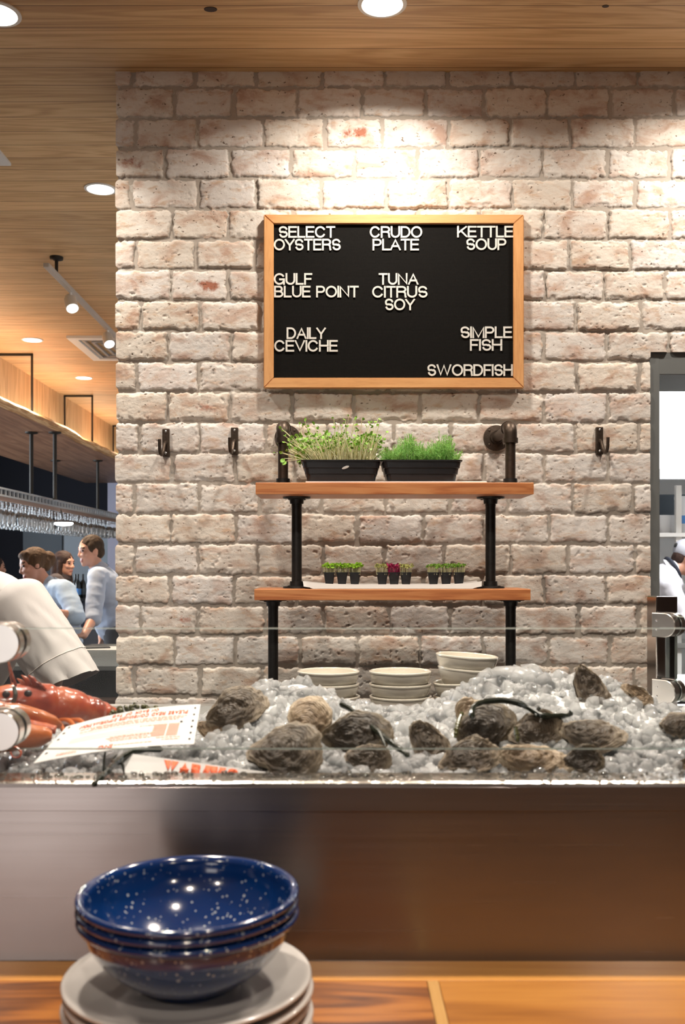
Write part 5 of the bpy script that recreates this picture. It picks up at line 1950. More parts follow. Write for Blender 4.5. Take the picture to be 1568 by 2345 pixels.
def clamp(c, axis, reach, name='clamp'):
    """D-shaped glass clamp: two rounded plates with a black gasket between; axis = outward normal of the front plate"""
    n = np.array(axis, float); n /= np.linalg.norm(n)
    r = np.cross(n, np.array([0, 0, 1.0])) * -1.0     # towards the pane
    r = r * reach
    up = np.array([0, 0, 1.0])
    a = np.linspace(-PI / 2, PI / 2, 20)
    R0 = 0.0240
    out = [(-0.026, -R0)] + [(R0 * math.cos(k), R0 * math.sin(k)) for k in a] + [(-0.026, R0)]
    root = None
    for nm, d0, d1, sc, mt in (('clamp', 0.004, 0.024, 1.0, 'clamp'), ('clamp_back', -0.022, -0.004, 1.0, 'clamp'), ('gasket', -0.004, 0.004, 0.93, 'rubber')):
        m = MB()
        rows = []
        for d, s in ((d0, 0.0), (d0, sc * 0.95), (d0 + 0.001, sc), (d1 - 0.0015, sc), (d1, sc * 0.94), (d1, 0.0)):
            rows.append([c + n * d + r * (x * s) + up * (z * s) for x, z in out])
        m.grid(np.array(rows), wv=True)
        if root is None:
            root = obj('clamp', m, MAT[mt], sg, sharp=30)
        else:
            obj(nm, m, MAT[mt], root, sharp=30)
    m = MB()
    for z in (-0.009, 0.009):
        q = c + n * 0.0243 - r * 0.015 + up * z
        m.ell(q, (0.0022, 0.0022, 0.0022), n=10, m=6)
    obj('screws', m, MAT['screw'], root)


for py in (1474, 1676):
    clamp(np.array([PX(-1, 1.18), YG, PZ(py, 1.18)]), (0, -1, 0), 1)
nn = (-0.72, -0.69, 0)
for py in (1431, 1583):
    clamp(np.array([PX(1529, 1.95) + 0.004, 1.952, PZ(py, 1.95)]), nn, 1)
ang = math.atan2(-0.72, 0.69)
pane('side_pane', Matrix.Translation((0.672, 1.945, PZ(1602, 1.95))) @ Matrix.Rotation(ang, 4, 'Z'), 0.55, PZ(1412, 1.95) - PZ(1602, 1.95))

# ================================================================== WOODEN BAR
br = thing('wooden_bar', 'glossy orange brown plank bar top in front of the steel case', 'bar counter', (0.0, 0.9, 0))
YJ = 0.455 * F / (2245 - VY)     # joint behind the back strip
YJ = (EYE - ZBAR) * F / (2246 - VY)
m = MB(); m.box(-1.4, 1.6, YJ + 0.0006, YS - 0.0155, ZBAR - 0.04, ZBAR, 0.0012)
obj('back_strip', m, MAT['bar3'], br, smooth=False)
m = MB(); m.box(-1.4, 0.0975, 0.30, YJ, ZBAR - 0.04, ZBAR, 0.0012)
obj('plank', m, MAT['bar1'], br, smooth=False)
m = MB(); m.box(0.1105, 1.6, 0.30, YJ, ZBAR - 0.04, ZBAR, 0.0012)
obj('plank', m, MAT['bar2'], br, smooth=False)
m = MB(); m.box(0.098, 0.110, 0.30, YJ, ZBAR - 0.039, ZBAR + 0.0002, 0.0008)
obj('inlay_strip', m, MAT['inlay'], br, smooth=False)
m = MB(); m.box(-1.4, 1.6, 0.45, YS - 0.016, 0.0, ZBAR - 0.041)
obj('bar_front', m, MAT['brown'], br, smooth=False)

# ---- plates and blue bowls
PXc, PYc = PX(433, 0.93), 0.93
def plate_prof(r=0.117):
    return [(0.0, 0.0035), (0.045, 0.0035), (0.062, 0.003), (0.064, 0.0), (0.070, 0.0), (0.073, 0.0035), (0.090, 0.0075), (r - 0.006, 0.0125), (r - 0.001, 0.0150), (r, 0.0168), (r - 0.001, 0.0182),
            (r - 0.004, 0.0186), (r - 0.008, 0.0172), (0.092, 0.0125), (0.078, 0.0090), (0.070, 0.0075), (0.0, 0.0072)]


m = MB(); m.lathe(plate_prof(), 96)
p0 = obj('white_plate', m, MAT['plate'], sharp=0)
PITCH = 0.0112
NP = 5
pos = ['at the bottom', 'second from the bottom', 'third from the bottom', 'second from the top', 'topmost, under the blue bowls']
ztop = 0
for k in range(NP):
    o = p0 if k == 0 else p0.copy()
    if k: COL.objects.link(o)
    tag(o, 'white round plate of the stack on the wooden bar, ' + pos[k], 'plate', 'white plates stacked on the bar')
    o.location = (PXc + [0, .001, -.0015, .001, -.001, 0][k], PYc + [0, -.001, .001, 0, .001, 0][k], ZBAR + k * PITCH)
    o.rotation_euler = (0, 0, k * 1.1)
ztop = ZBAR + (NP - 1) * PITCH + 0.0074


def blue_prof(r=0.1015, rb=0.044, h=0.069, t=0.0024):
    o = [(0.0, 0.0015), (rb - 0.004, 0.0015), (rb - 0.002, 0.0), (rb, 0.0005), (rb + 0.001, 0.005)]
    for k in np.linspace(0.04, 1, 22):
        o.append((rb + 0.001 + (r - 0.004 - rb - 0.001) * math.sin(k * PI / 2) ** 0.86, 0.005 + (h - 0.008) * (k ** 1.15)))
    o += [(r - 0.002, h - 0.0055), (r + 0.0015, h - 0.005), (r + 0.003, h - 0.002), (r + 0.0022, h + 0.0008), (r - 0.0008, h + 0.0018), (r - 0.004, h + 0.0004)]
    for k in np.linspace(0.97, 0.04, 22):
        o.append((rb - 0.001 + (r - 0.0055 - rb) * math.sin(k * PI / 2) ** 0.86, 0.0075 + (h - 0.010) * (k ** 1.15)))
    o.append((0.0, 0.0045))
    return o


m = MB(); m.lathe(blue_prof(), 120)
b0 = obj('blue_bowl', m, MAT['enamel'], sharp=0)
for k in range(3):
    o = b0 if k == 0 else b0.copy()
    if k: COL.objects.link(o)
    tag(o, 'speckled blue enamel bowl on the white plates, ' + ['lowest of the three nested', 'middle one of the three nested', 'topmost of the three nested'][k], 'bowl', 'nested blue enamel bowls')
    o.location = (PX(432, 0.93), 0.932, ztop + 0.0002 + k * 0.0098)
    o.rotation_euler = (0, R(-1.2 * k * 0.5), 0.7 * k)

# ================================================================== PEOPLE
def V3(a): return np.array(a, float)


def unit(a): return a / (np.linalg.norm(a) + 1e-9)


def hand(mb, wr, d, nrm, thumb, curl=0.5, s=1.0):
    """hand from the wrist along d, palm facing nrm, thumb on the side `thumb`"""
    d = unit(V3(d)); nrm = unit(V3(nrm) - d * np.dot(nrm, d)); lat = np.cross(d, nrm)
    if np.dot(lat, V3(thumb)) < 0: lat = -lat
    Mx = np.stack([d, lat, nrm], 1)
    mb.ell(wr + d * 0.045 * s, (0.052 * s, 0.040 * s, 0.015 * s), Mx)
    for k, (off, ln, r) in enumerate(((0.028, 0.072, 0.0088), (0.009, 0.080, 0.009), (-0.010, 0.075, 0.0086), (-0.027, 0.060, 0.0078))):
        p = wr + d * 0.080 * s + lat * off * s
        q = d + lat * off * 2.0; q = unit(q)
        for j, f in enumerate((0.45, 0.32, 0.23)):
            q = unit(q + nrm * curl * (0.35 + 0.25 * j))
            e = p + q * ln * f * s
            mb.cap(p, e, r * s * (1 - 0.08 * j), r * s * (0.92 - 0.08 * j), 8)
            p = e
    p = wr + d * 0.022 * s + lat * 0.026 * s
    q = unit(d * 0.75 + lat * 0.75 + nrm * 0.2)
    for f, r in ((0.036, 0.0115), (0.030, 0.0098), (0.022, 0.0085)):
        e = p + q * f * s; mb.cap(p, e, r * s, r * 0.92 * s, 8); p = e; q = unit(q + d * 0.35 + nrm * curl * 0.3)


def person(name, label, J, face, skin, hair, hairkind, shirt, pants, female=False, sleeve='long', s=1.0, voxel=0.0075, wrinkle=0.0075, curl=0.4, bun=False):
    """J: joints in world metres. face: direction the face looks; body faces J['front']"""
    J = {k: V3(v) for k, v in J.items()}
    base = V3((J['pelvis'][0], J['pelvis'][1], 0))
    t = thing(name, label, 'person', base)
    fd = unit(V3(face)); hc = J['head']
    upv = unit(V3(J.get('headup', (0, 0, 1)))); upv = unit(upv - fd * np.dot(upv, fd))
    lf_ = np.cross(upv, fd)
    H = np.stack([lf_, fd, upv], 1)      # columns: left, forward, up

    def hp(l, f, u): return hc + (H @ V3((l, f, u))) * s
    bd = unit(J['front'])
    sh = unit(J['shL'] - J['shR'])
    spine = unit(J['chest'] - J['pelvis'])
    B = np.stack([sh, unit(np.cross(spine, sh)) * -1, spine], 1)
    B[:, 1] = unit(np.cross(B[:, 2], B[:, 0]))
    m = MB()
    # head
    m.ell(hp(0, -0.008, 0.025), (0.074 * s, 0.092 * s, 0.092 * s), H, 24, 16)
    m.ell(hp(0, 0.022, -0.045), (0.056 * s, 0.060 * s, 0.066 * s), H, 24, 16)
    m.ell(hp(0, 0.064, -0.092), (0.024 * s, 0.020 * s, 0.018 * s), H)
    m.cap(hp(0, 0.082, 0.012), hp(0, 0.096, -0.024), 0.008 * s, 0.011 * s)
    m.ell(hp(0, 0.086, -0.029), (0.016 * s, 0.012 * s, 0.009 * s), H)
    m.cap(hp(-0.040, 0.070, 0.030), hp(0.040, 0.070, 0.030), 0.013 * s, 0.013 * s)
    m.cap(hp(-0.044, 0.062, -0.018), hp(-0.03, 0.073, -0.022), 0.016 * s, 0.016 * s)
    m.cap(hp(0.044, 0.062, -0.018), hp(0.03, 0.073, -0.022), 0.016 * s, 0.016 * s)
    m.cap(hp(-0.016, 0.080, -0.058), hp(0.016, 0.080, -0.058), 0.008 * s, 0.008 * s)
    m.cap(hp(-0.014, 0.079, -0.068), hp(0.014, 0.079, -0.068), 0.0085 * s, 0.0085 * s)
    for k in (-1, 1):
        m.ell(hp(k * 0.076, -0.006, -0.004), (0.009 * s, 0.020 * s, 0.033 * s), H)
    # neck and trunk
    m.cap(J['neck'] - (0, 0, 0.02), hp(0, -0.018, -0.06), 0.056 * s, 0.052 * s)
    wS = np.linalg.norm(J['shL'] - J['shR'])
    m.ell(J['chest'], (wS * 0.46, 0.105 * s, 0.19 * s), B, 24, 16)
    m.cap(J['shL'] * 0.86 + J['shR'] * 0.14, J['shR'] * 0.86 + J['shL'] * 0.14, 0.062 * s, 0.062 * s)
    m.cap(J['chest'], J['pelvis'], 0.115 * s, 0.125 * s)
    m.ell(J['pelvis'], (0.165 * s, 0.115 * s, 0.13 * s), B)
    m.cap(J['neck'] - spine * 0.03, J['shL'] * 0.8 + J['neck'] * 0.2, 0.05 * s, 0.055 * s)
    m.cap(J['neck'] - spine * 0.03, J['shR'] * 0.8 + J['neck'] * 0.2, 0.05 * s, 0.055 * s)
    for S_ in 'LR':
        m.cap(J['sh' + S_], J['el' + S_], 0.050 * s, 0.040 * s)
        m.cap(J['el' + S_], J['wr' + S_], 0.040 * s, 0.027 * s)
        dirn = J.get('hd' + S_, J['wr' + S_] - J['el' + S_])
        hand(m, J['wr' + S_], dirn, J.get('pn' + S_, V3((0, 0, -1))), J.get('th' + S_, V3((0, 1, 0)) * (1 if S_ == 'L' else 1)), curl, s)
        m.cap(J['hip' + S_], J['kn' + S_], 0.080 * s, 0.056 * s)
        m.cap(J['kn' + S_], J['an' + S_], 0.054 * s, 0.038 * s)
        fdir = unit(V3((bd[0], bd[1], 0)))
        m.cap(J['an' + S_] + V3((0, 0, -0.045)), J['an' + S_] + fdir * 0.15 + V3((0, 0, -0.055)), 0.042 * s, 0.034 * s)
    me = remesh(m, voxel, 5, 0.5)
    V = mco(me)
    body = obj('body', me, [MAT[skin], MAT['eye'], MAT['lip'], MAT[hair]], t, sharp=0)
    loc = (V - hc) @ H / s
    # features coloured face by face
    nv = len(me.polygons)
    cen = np.empty(nv * 3, np.float32); me.polygons.foreach_get('center', cen)
    cen = ((cen.reshape(-1, 3).astype(float) + base) - hc) @ H / s
    mi = np.zeros(nv, np.int32)
    ax = np.abs(cen[:, 0])
    brow = (np.abs(ax - 0.033) < 0.019) & (np.abs(cen[:, 2] - 0.034 + 0.25 * np.abs(ax - 0.033)) < 0.0045) & (cen[:, 1] > 0.05)
    lip = (ax < 0.024) & (np.abs(cen[:, 2] + 0.063) < 0.009) & (cen[:, 1] > 0.065)
    mi[lip] = 2; mi[brow] = 3
    me.polygons.foreach_set('material_index', mi)
    for k in (-1, 1):
        e = MB(); e.ell(hp(k * 0.032, 0.074, 0.010), (0.0135 * s, 0.009 * s, 0.0075 * s), H, 14, 10)
        obj('eye', e, MAT['eye'], t)
    # clothes follow the body
    if shirt:
        c = MB()
        g = 0.014
        c.ell(J['chest'], (wS * 0.46 + g + 0.012, 0.118 * s + g, 0.20 * s), B, 28, 18)
        c.cap(J['shL'] * 0.90 + J['shR'] * 0.10, J['shR'] * 0.90 + J['shL'] * 0.10, 0.068 * s + g, 0.068 * s + g)
        c.cap(J['chest'], J['pelvis'] + spine * 0.02, 0.135 * s + g, 0.150 * s + g)
        c.ell(J['pelvis'] + spine * 0.03, (0.168 * s + g, 0.125 * s + g, 0.10 * s), B)
        c.cap(J['neck'] - spine * 0.05, J['neck'] + unit(hc - J['neck']) * 0.012, 0.075 * s, 0.066 * s)
        c.cap(J['neck'] - spine * 0.04, J['shL'] * 0.85 + J['neck'] * 0.15, 0.062 * s, 0.066 * s)
        c.cap(J['neck'] - spine * 0.04, J['shR'] * 0.85 + J['neck'] * 0.15, 0.062 * s, 0.066 * s)
        for S_ in 'LR':
            el, wr = J['el' + S_], J['wr' + S_]
            if sleeve == 'none': continue
            c.cap(J['sh' + S_], el, 0.062 * s + g, 0.050 * s + g)
            if sleeve == 'long':
                c.cap(el, el + (wr - el) * 0.88, 0.050 * s + g, 0.038 * s)
            elif sleeve == 'rolled':
                c.cap(el, el + (wr - el) * 0.05, 0.050 * s + g, 0.050 * s + g)
                c.cap(el + (wr - el) * 0.0, el + (wr - el) * 0.10, 0.052 * s + g, 0.052 * s + g)
        cm = remesh(c, 0.011, 4, 0.5)
        CV = mco(cm); CN = mnor(cm)
        folds = fbm3(CV * np.array([1.0, 1.0, 1.6]), 9.0, 5, 3) - 0.5
        ridg = np.abs(fbm3(CV * np.array([1, 1, 2.2]), 7.0, 15, 2) - 0.5) * 2
        CV = CV + CN * (folds * wrinkle * 2.2 - ridg * wrinkle)[:, None]
        mset(cm, CV)
        obj('shirt', cm, MAT[shirt], t, sharp=0)
        # collar
        col = MB()
        a = np.linspace(0.25, 2 * PI - 0.25, 40) + PI / 2
        nd = unit(hc - J['neck'])
        lat = sh; fw = unit(np.cross(nd, lat))
        rows = []
        for h, r in ((-0.010, 0.075), (0.030, 0.066), (0.033, 0.070), (0.000, 0.088)):
            rows.append([J['neck'] + nd * h + lat * math.cos(k) * r * s + fw * math.sin(k) * r * s for k in a])
        col.grid(np.array(rows))
        obj('collar', col, MAT[shirt], t)
    if pants:
        c = MB()
        c.ell(J['pelvis'] - spine * 0.03, (0.176 * s, 0.128 * s, 0.12 * s), B)
        for S_ in 'LR':
            c.cap(J['hip' + S_], J['kn' + S_], 0.094 * s, 0.070 * s)
            c.cap(J['kn' + S_], J['an' + S_], 0.070 * s, 0.058 * s)
        cm = remesh(c, 0.014, 4, 0.5)
        obj('trousers', cm, MAT[pants], t, sharp=0)
    sho = MB()
    for S_ in 'LR':
        fdir = unit(V3((bd[0], bd[1], 0)))
        sho.cap(J['an' + S_] + V3((0, 0, -0.045)), J['an' + S_] + fdir * 0.16 + V3((0, 0, -0.052)), 0.050, 0.042)
    sm_ = remesh(sho, 0.012, 3); obj('shoes', sm_, MAT['rubber'], t, sharp=0)
    # hair
    h = MB()
    if hairkind == 'short':
        h.ell(hp(0, -0.020, 0.042), (0.0815 * s, 0.093 * s, 0.088 * s), H, 28, 18)
        h.ell(hp(0, -0.055, 0.0), (0.070 * s, 0.055 * s, 0.070 * s), H)
        for k in (-1, 1): h.ell(hp(k * 0.068, 0.006, 0.028), (0.014 * s, 0.030 * s, 0.045 * s), H)
    elif hairkind == 'up':
        h.ell(hp(0, -0.022, 0.040), (0.086 * s, 0.099 * s, 0.091 * s), H, 28, 18)
        h.ell(hp(0, -0.080, 0.010), (0.062 * s, 0.050 * s, 0.070 * s), H)
        h.ell(hp(0, -0.118, 0.022), (0.052 * s, 0.048 * s, 0.058 * s), H)
        h.ell(hp(0, 0.028, 0.085), (0.060 * s, 0.050 * s, 0.035 * s), H)
        for k in (-1, 1): h.ell(hp(k * 0.066, -0.012, 0.015), (0.018 * s, 0.040 * s, 0.05 * s), H)
    elif hairkind == 'long':
        h.ell(hp(0, -0.022, 0.040), (0.088 * s, 0.100 * s, 0.092 * s), H, 28, 18)
        for k in (-1, 0, 1):
            h.cap(hp(k * 0.055, -0.055, 0.0), hp(k * 0.075, -0.05, -0.22), 0.05 * s, 0.05 * s)
            h.cap(hp(k * 0.075, -0.05, -0.22), hp(k * 0.07, -0.01, -0.34), 0.05 * s, 0.025 * s)
        for k in (-1, 1): h.cap(hp(k * 0.075, -0.005, 0.02), hp(k * 0.085, 0.005, -0.20), 0.022 * s, 0.035 * s)
    hm = remesh(h, 0.007, 3, 0.5)
    HV = mco(hm); HN = mnor(hm)
    lo_ = (HV - hc) @ H / s
    strands = fbm3(lo_ * np.array([1.0, 0.45, 0.45]), 70, 3, 3) - 0.5
    HV = HV + HN * (strands * 0.012 * s)[:, None]
    mset(hm, HV)
    obj('hair', hm, MAT[hair], t, sharp=0)
    return t, H, hp


def legs(px, py, dx, dy, front, h=0.92, w=0.09, kneef=0.02):
    """standing legs below a pelvis"""
    f = unit(V3((*front, 0))); l = np.cross(V3((0, 0, 1)), f)
    J = {}
    for S_, k in (('L', 1), ('R', -1)):
        hip = V3((px, py, h)) + l * w * k
        J['hip' + S_] = hip - (0, 0, 0.03)
        J['kn' + S_] = V3((px + dx * 0.5, py + dy * 0.5, 0.50)) + l * w * 1.05 * k + f * kneef
        J['an' + S_] = V3((px + dx, py + dy, 0.092)) + l * w * 1.1 * k
    return J


# -- man leaning on the bar counter, seen from his left
Ym = 7.50
J = dict(head=P(207, 1263, Ym), neck=P(226, 1305, Ym + 0.02), chest=P(243, 1352, Ym + 0.06), pelvis=P(266, 1432, Ym + 0.10),
         shL=P(222, 1322, Ym - 0.19), elL=P(214, 1414, Ym - 0.36), wrL=P(192, 1455, Ym - 0.58),
         shR=P(236, 1318, Ym + 0.22), elR=P(240, 1400, Ym + 0.28), wrR=P(232, 1462, Ym + 0.2), front=(-1, -0.12, 0),
         hdL=(-0.8, -0.6, -0.05), hdR=(-0.2, 0, -1), headup=(-0.12, 0, 1))
J.update(legs(J['pelvis'][0], Ym + 0.12, 0.10, 0.02, (-1, -0.1), h=1.0))
person('person', 'man in a pale blue grey shirt leaning on the counter, looking left', J, (-0.80, -0.58, -0.10), 'skin1', 'hair_m', 'short', 'shirt_m', 'pants', sleeve='rolled', s=1.0)

# -- woman with her hair up
Yw = 7.10
J = dict(head=P(76, 1296, Yw), neck=P(112, 1342, Yw + 0.03), chest=P(128, 1392, Yw + 0.04), pelvis=P(138, 1480, Yw + 0.05),
         shL=P(150, 1352, Yw - 0.12), elL=P(174, 1412, Yw - 0.30), wrL=P(108, 1402, Yw - 0.44),
         shR=P(88, 1352, Yw + 0.18), elR=P(84, 1420, Yw + 0.1), wrR=P(60, 1440, Yw - 0.25), front=(-0.8, -0.6, 0), headup=(-0.45, -0.05, 1))
J.update(legs(J['pelvis'][0], Yw + 0.10, 0.06, 0.02, (-0.8, -0.6), h=0.90))
person('person', 'woman with brown hair pinned up, in a light blue shirt, looking down', J, (-0.80, -0.52, -0.22), 'skin1', 'hair_b', 'up', 'shirt_b', 'pants', sleeve='rolled', s=1.04)

# -- woman with long dark hair in profile
Yd = 9.0
J = dict(head=P(148, 1292, Yd), neck=P(141, 1322, Yd), chest=P(137, 1360, Yd), pelvis=P(136, 1440, Yd),
         shL=P(139, 1332, Yd + 0.17), elL=P(140, 1400, Yd + 0.22), wrL=P(158, 1420, Yd + 0.1),
         shR=P(126, 1332, Yd - 0.16), elR=P(122, 1398, Yd - 0.2), wrR=P(150, 1420, Yd - 0.15), front=(1, -0.1, 0))
J.update(legs(J['pelvis'][0], Yd, 0, 0, (1, -0.1), h=0.90))
person('person', 'woman with long dark hair in profile behind the woman in blue', J, (0.94, -0.34, -0.05), 'skin1', 'hair_d', 'long', 'top_d', 'pants', sleeve='none', s=0.96)

# -- dark haired guest at the left edge
Ye = 9.3
J = dict(head=P(-10, 1302, Ye), neck=P(-14, 1332, Ye), chest=P(-16, 1372, Ye), pelvis=P(-16, 1440, Ye),
         shL=P(-26, 1346, Ye + 0.17), elL=P(-28, 1400, Ye + 0.22), wrL=P(-10, 1420, Ye + 0.1),
         shR=P(-26, 1346, Ye - 0.17), elR=P(-26, 1400, Ye - 0.2), wrR=P(-6, 1420, Ye - 0.15), front=(1, -0.1, 0))
J.update(legs(J['pelvis'][0], Ye, 0, 0, (1, -0.1), h=0.90))
person('person', 'dark haired guest just showing at the left edge above the white coat', J, (0.8, 0.5, 0), 'skin2', 'hair_d', 'short', 'top_d', 'pants', s=0.96)

# -- cook in the kitchen doorway
Yk = 6.9
J = dict(head=P(1574, 1282, Yk), neck=P(1534, 1305, Yk), chest=P(1512, 1352, Yk), pelvis=P(1478, 1465, Yk),
         shL=P(1540, 1335, Yk + 0.2), elL=P(1580, 1410, Yk + 0.2), wrL=P(1640, 1440, Yk + 0.1),
         shR=P(1532, 1340, Yk - 0.2), elR=P(1566, 1430, Yk - 0.25), wrR=P(1640, 1450, Yk - 0.12), front=(1, -0.1, 0), headup=(0.4, 0, 0.9))
J.update(legs(J['pelvis'][0], Yk, 0, 0, (1, -0.05), h=0.95))
ck, H, hp = person('person', 'cook in a white shirt and grey cap bending down beyond the doorway', J, (0.90, -0.18, -0.40), 'skin3', 'hair_d', 'short', 'shirt_w', 'pants', sleeve='rolled')
m = MB()
m.ell(hp(0, -0.020, 0.055), (0.092, 0.106, 0.088), H, 28, 16)
cm = remesh(m, 0.008, 2)
V = mco(cm); hc = J['head']
l = (V - hc) @ H
l[:, 2] = np.maximum(l[:, 2], 0.012 + 0.12 * l[:, 1])      # cut off along the band
mset(cm, hc + l @ H.T)
obj('cap', cm, MAT['cap'], ck, sharp=0)
m = MB()
a = np.linspace(-1, 1, 14)
m.grid(np.array([[hp(0.062 * x, 0.075 + 0.068 * (1 - x * x) * f, 0.005 + 0.012 * f + 0.008 * (1 - x * x)) for x in a] for f in np.linspace(0, 1, 6)]))
obj('cap_peak', m, MAT['cap'], ck)
m = MB(); m.ell(hp(-0.03, -0.118, 0.060), (0.028, 0.010, 0.018), H)
obj('cap_opening', m, MAT['rubber'], ck)
m = MB()
nd = unit(V3(J['head']) - V3(J['neck']))
a = np.linspace(0, 2 * PI, 40)
lat = V3((0, 1, 0)); fw = unit(np.cross(nd, lat))
m.tube(np.array([V3(J['neck']) + nd * 0.02 + (lat * math.cos(k) + fw * math.sin(k)) * 0.082 for k in a]), 0.013, 8)
obj('neckerchief', m, MAT['navy'], ck)

# -- chef in the white coat, at the left behind the lobster
Yc = 2.85
J = dict(head=V3((-1.21, Yc - 0.04, 1.665)), neck=V3((-1.17, Yc, 1.505)), chest=V3((-1.15, Yc + 0.02, 1.27)), pelvis=V3((-1.17, Yc + 0.10, 0.95)),
         shL=P(35, 1377, Yc), elL=P(128, 1500, Yc - 0.02), wrL=P(92, 1668, Yc - 0.16),
         shR=V3((-1.37, Yc, 1.40)), elR=V3((-1.46, Yc - 0.05, 1.15)), wrR=V3((-1.33, Yc - 0.25, 1.06)), front=(0.1, -1, 0),
         thL=V3((-1, 0, 0)), thR=V3((1, 0, 0)))
J.update(legs(-1.17, Yc + 0.12, 0, 0, (0.1, -1), h=0.95))
ch, H, hp = person('person', 'chef in a loose white cotton coat cut by the left edge behind the lobster', J, (0.15, -0.9, -0.5), 'skin2', 'hair_m', 'short', 'coat', 'pants', sleeve='none', wrinkle=0.007)


def open_sleeve(sh, ax_end, r0, r1, flat, name, seed, tilt=0.0):
    sh = V3(sh); e = V3(ax_end)
    d = unit(e - sh); L = np.linalg.norm(e - sh)
    side = unit(np.cross(d, V3((0, 1, 0))))
    if side[0] < 0: side = -side
    dep = unit(np.cross(d, side))
    n, na = 46, 64
    f = np.linspace(-0.05, 1, n)
    a = np.arange(na) / na * 2 * PI
    Fg, A = np.meshgrid(f, a, indexing='ij')
    rr = r0 + (r1 - r0) * np.clip(Fg, 0, 1) ** 0.9
    close = np.sqrt(np.clip(1 - ((0.12 - Fg) / 0.18) ** 2, 0.0, 1)) * (Fg < 0.12) + (Fg >= 0.12)
    wob = 0.017 * (fbm2(np.cos(A) * 2.4 + 4 + Fg * 1.3, np.sin(A) * 2.4 + Fg * 2.6, seed, 3) - 0.5) * 2 - 0.006 * np.exp(-((np.sin(A * 2 + Fg * 3.0) - 0.6) / 0.16) ** 2)
    rr = rr * close + wob * np.clip(Fg, 0, 1)
    G = sh + d * (L * Fg)[..., None] + d * (0.035 * np.cos(A) * tilt * np.clip(Fg, 0, 1) ** 3)[..., None] + side * (rr * np.cos(A))[..., None] + dep * (rr * flat * np.sin(A))[..., None]
    m = MB(); m.grid(G, wv=True)
    inn = G[14:] + (sh + d * (L * Fg[14:])[..., None] - G[14:]) * 0.035
    m.grid(inn[:, ::-1], wv=True)
    m.grid(np.stack([G[-1], inn[-1]], 0)[::-1], wv=True)
    o = obj(name, m, MAT['coat'], ch, sharp=60)
    # hem stitching
    h = MB()
    k = int(n * 0.80)
    row = G[k] + (G[k] - (sh + d * L * f[k])) * 0.01
    h.tube(np.concatenate([row, row[:1]]), 0.0013, 5, caps=False)
    obj('hem_stitch', h, simple('coat_thread', (0.66, 0.62, 0.58), 0.9), o)
    return o


shp = P(22, 1356, Yc - 0.01)
open_sleeve(shp, P(158, 1562, Yc - 0.06), 0.090, 0.087, 0.86, 'sleeve', 3, 0.6)
open_sleeve(V3((-1.36, Yc, 1.42)), V3((-1.48, Yc - 0.06, 1.14)), 0.090, 0.10, 0.85, 'sleeve', 5)
# counter where the chef works
cc = thing('chef_counter', 'steel work counter in front of the chef, hidden by the ice display', 'counter', (-1.0, 2.4, 0))
m = MB(); m.box(-1.55, -0.62, 2.12, 2.56, 0.88, 0.92, 0.004)
obj('worktop', m, MAT['steel_top'], cc, smooth=False)
m = MB(); m.box(-1.53, -0.64, 2.14, 2.54, 0, 0.879)
obj('cabinet_body', m, MAT['dark_steel'], cc, smooth=False)

# ================================================================== BAR COUNTER BEHIND THE CHEF
bc = thing('bar_counter', 'grey steel bar counter with a dark front left of the brick wall', 'counter', (-2.4, 6.2, 0))
ZC = 0.93
m = MB(); m.box(-4.2, -0.95, 5.45, 6.94, ZC - 0.025, ZC, 0.003)
obj('worktop', m, simple('grey_steel_bar_top', (0.13, 0.137, 0.137), 0.6, spec=0.0, var=0.25, vs=5), bc, smooth=False)
m = MB(); m.box(-4.15, -1.0, 5.50, 6.80, 0.30, ZC - 0.026)
obj('front_panel', m, MAT['dark_steel'], bc, smooth=False)
m = MB(); m.box(-4.2, -0.95, 5.40, 6.82, 0.72, 0.75, 0.003)
obj('lower_shelf', m, MAT['brown'], bc, smooth=False)
m = MB(); m.box(-4.1, -1.1, 5.6, 6.75, 0, 0.30)
obj('kick_base', m, MAT['rod'], bc, smooth=False)
c = P(250, 1452, 6.55); c[2] = ZC + 0.0025
m = MB(); m.box(c[0] - 0.19, c[0] + 0.22, 6.43, 6.72, ZC, ZC + 0.003, M=None)
o = obj('paper_sheet', m, MAT['paper'], origin=c, smooth=False)
tag(o, 'white sheet of paper on the steel bar counter beside the brick wall', 'paper')
c = P(183, 1468, 6.4)
m = MB(); m.box(-0.10, 0.10, -0.14, 0.14, 0, 0.012, 0.003, M=Matrix.Translation((c[0] + 0.02, 6.66, ZC)) @ Matrix.Rotation(R(20), 4, 'Z'))
o = obj('black_tray', m, MAT['rubber'], origin=(c[0] + 0.02, 6.66, ZC), smooth=False)
tag(o, 'thin black tray on the counter below the hands of the man', 'tray')

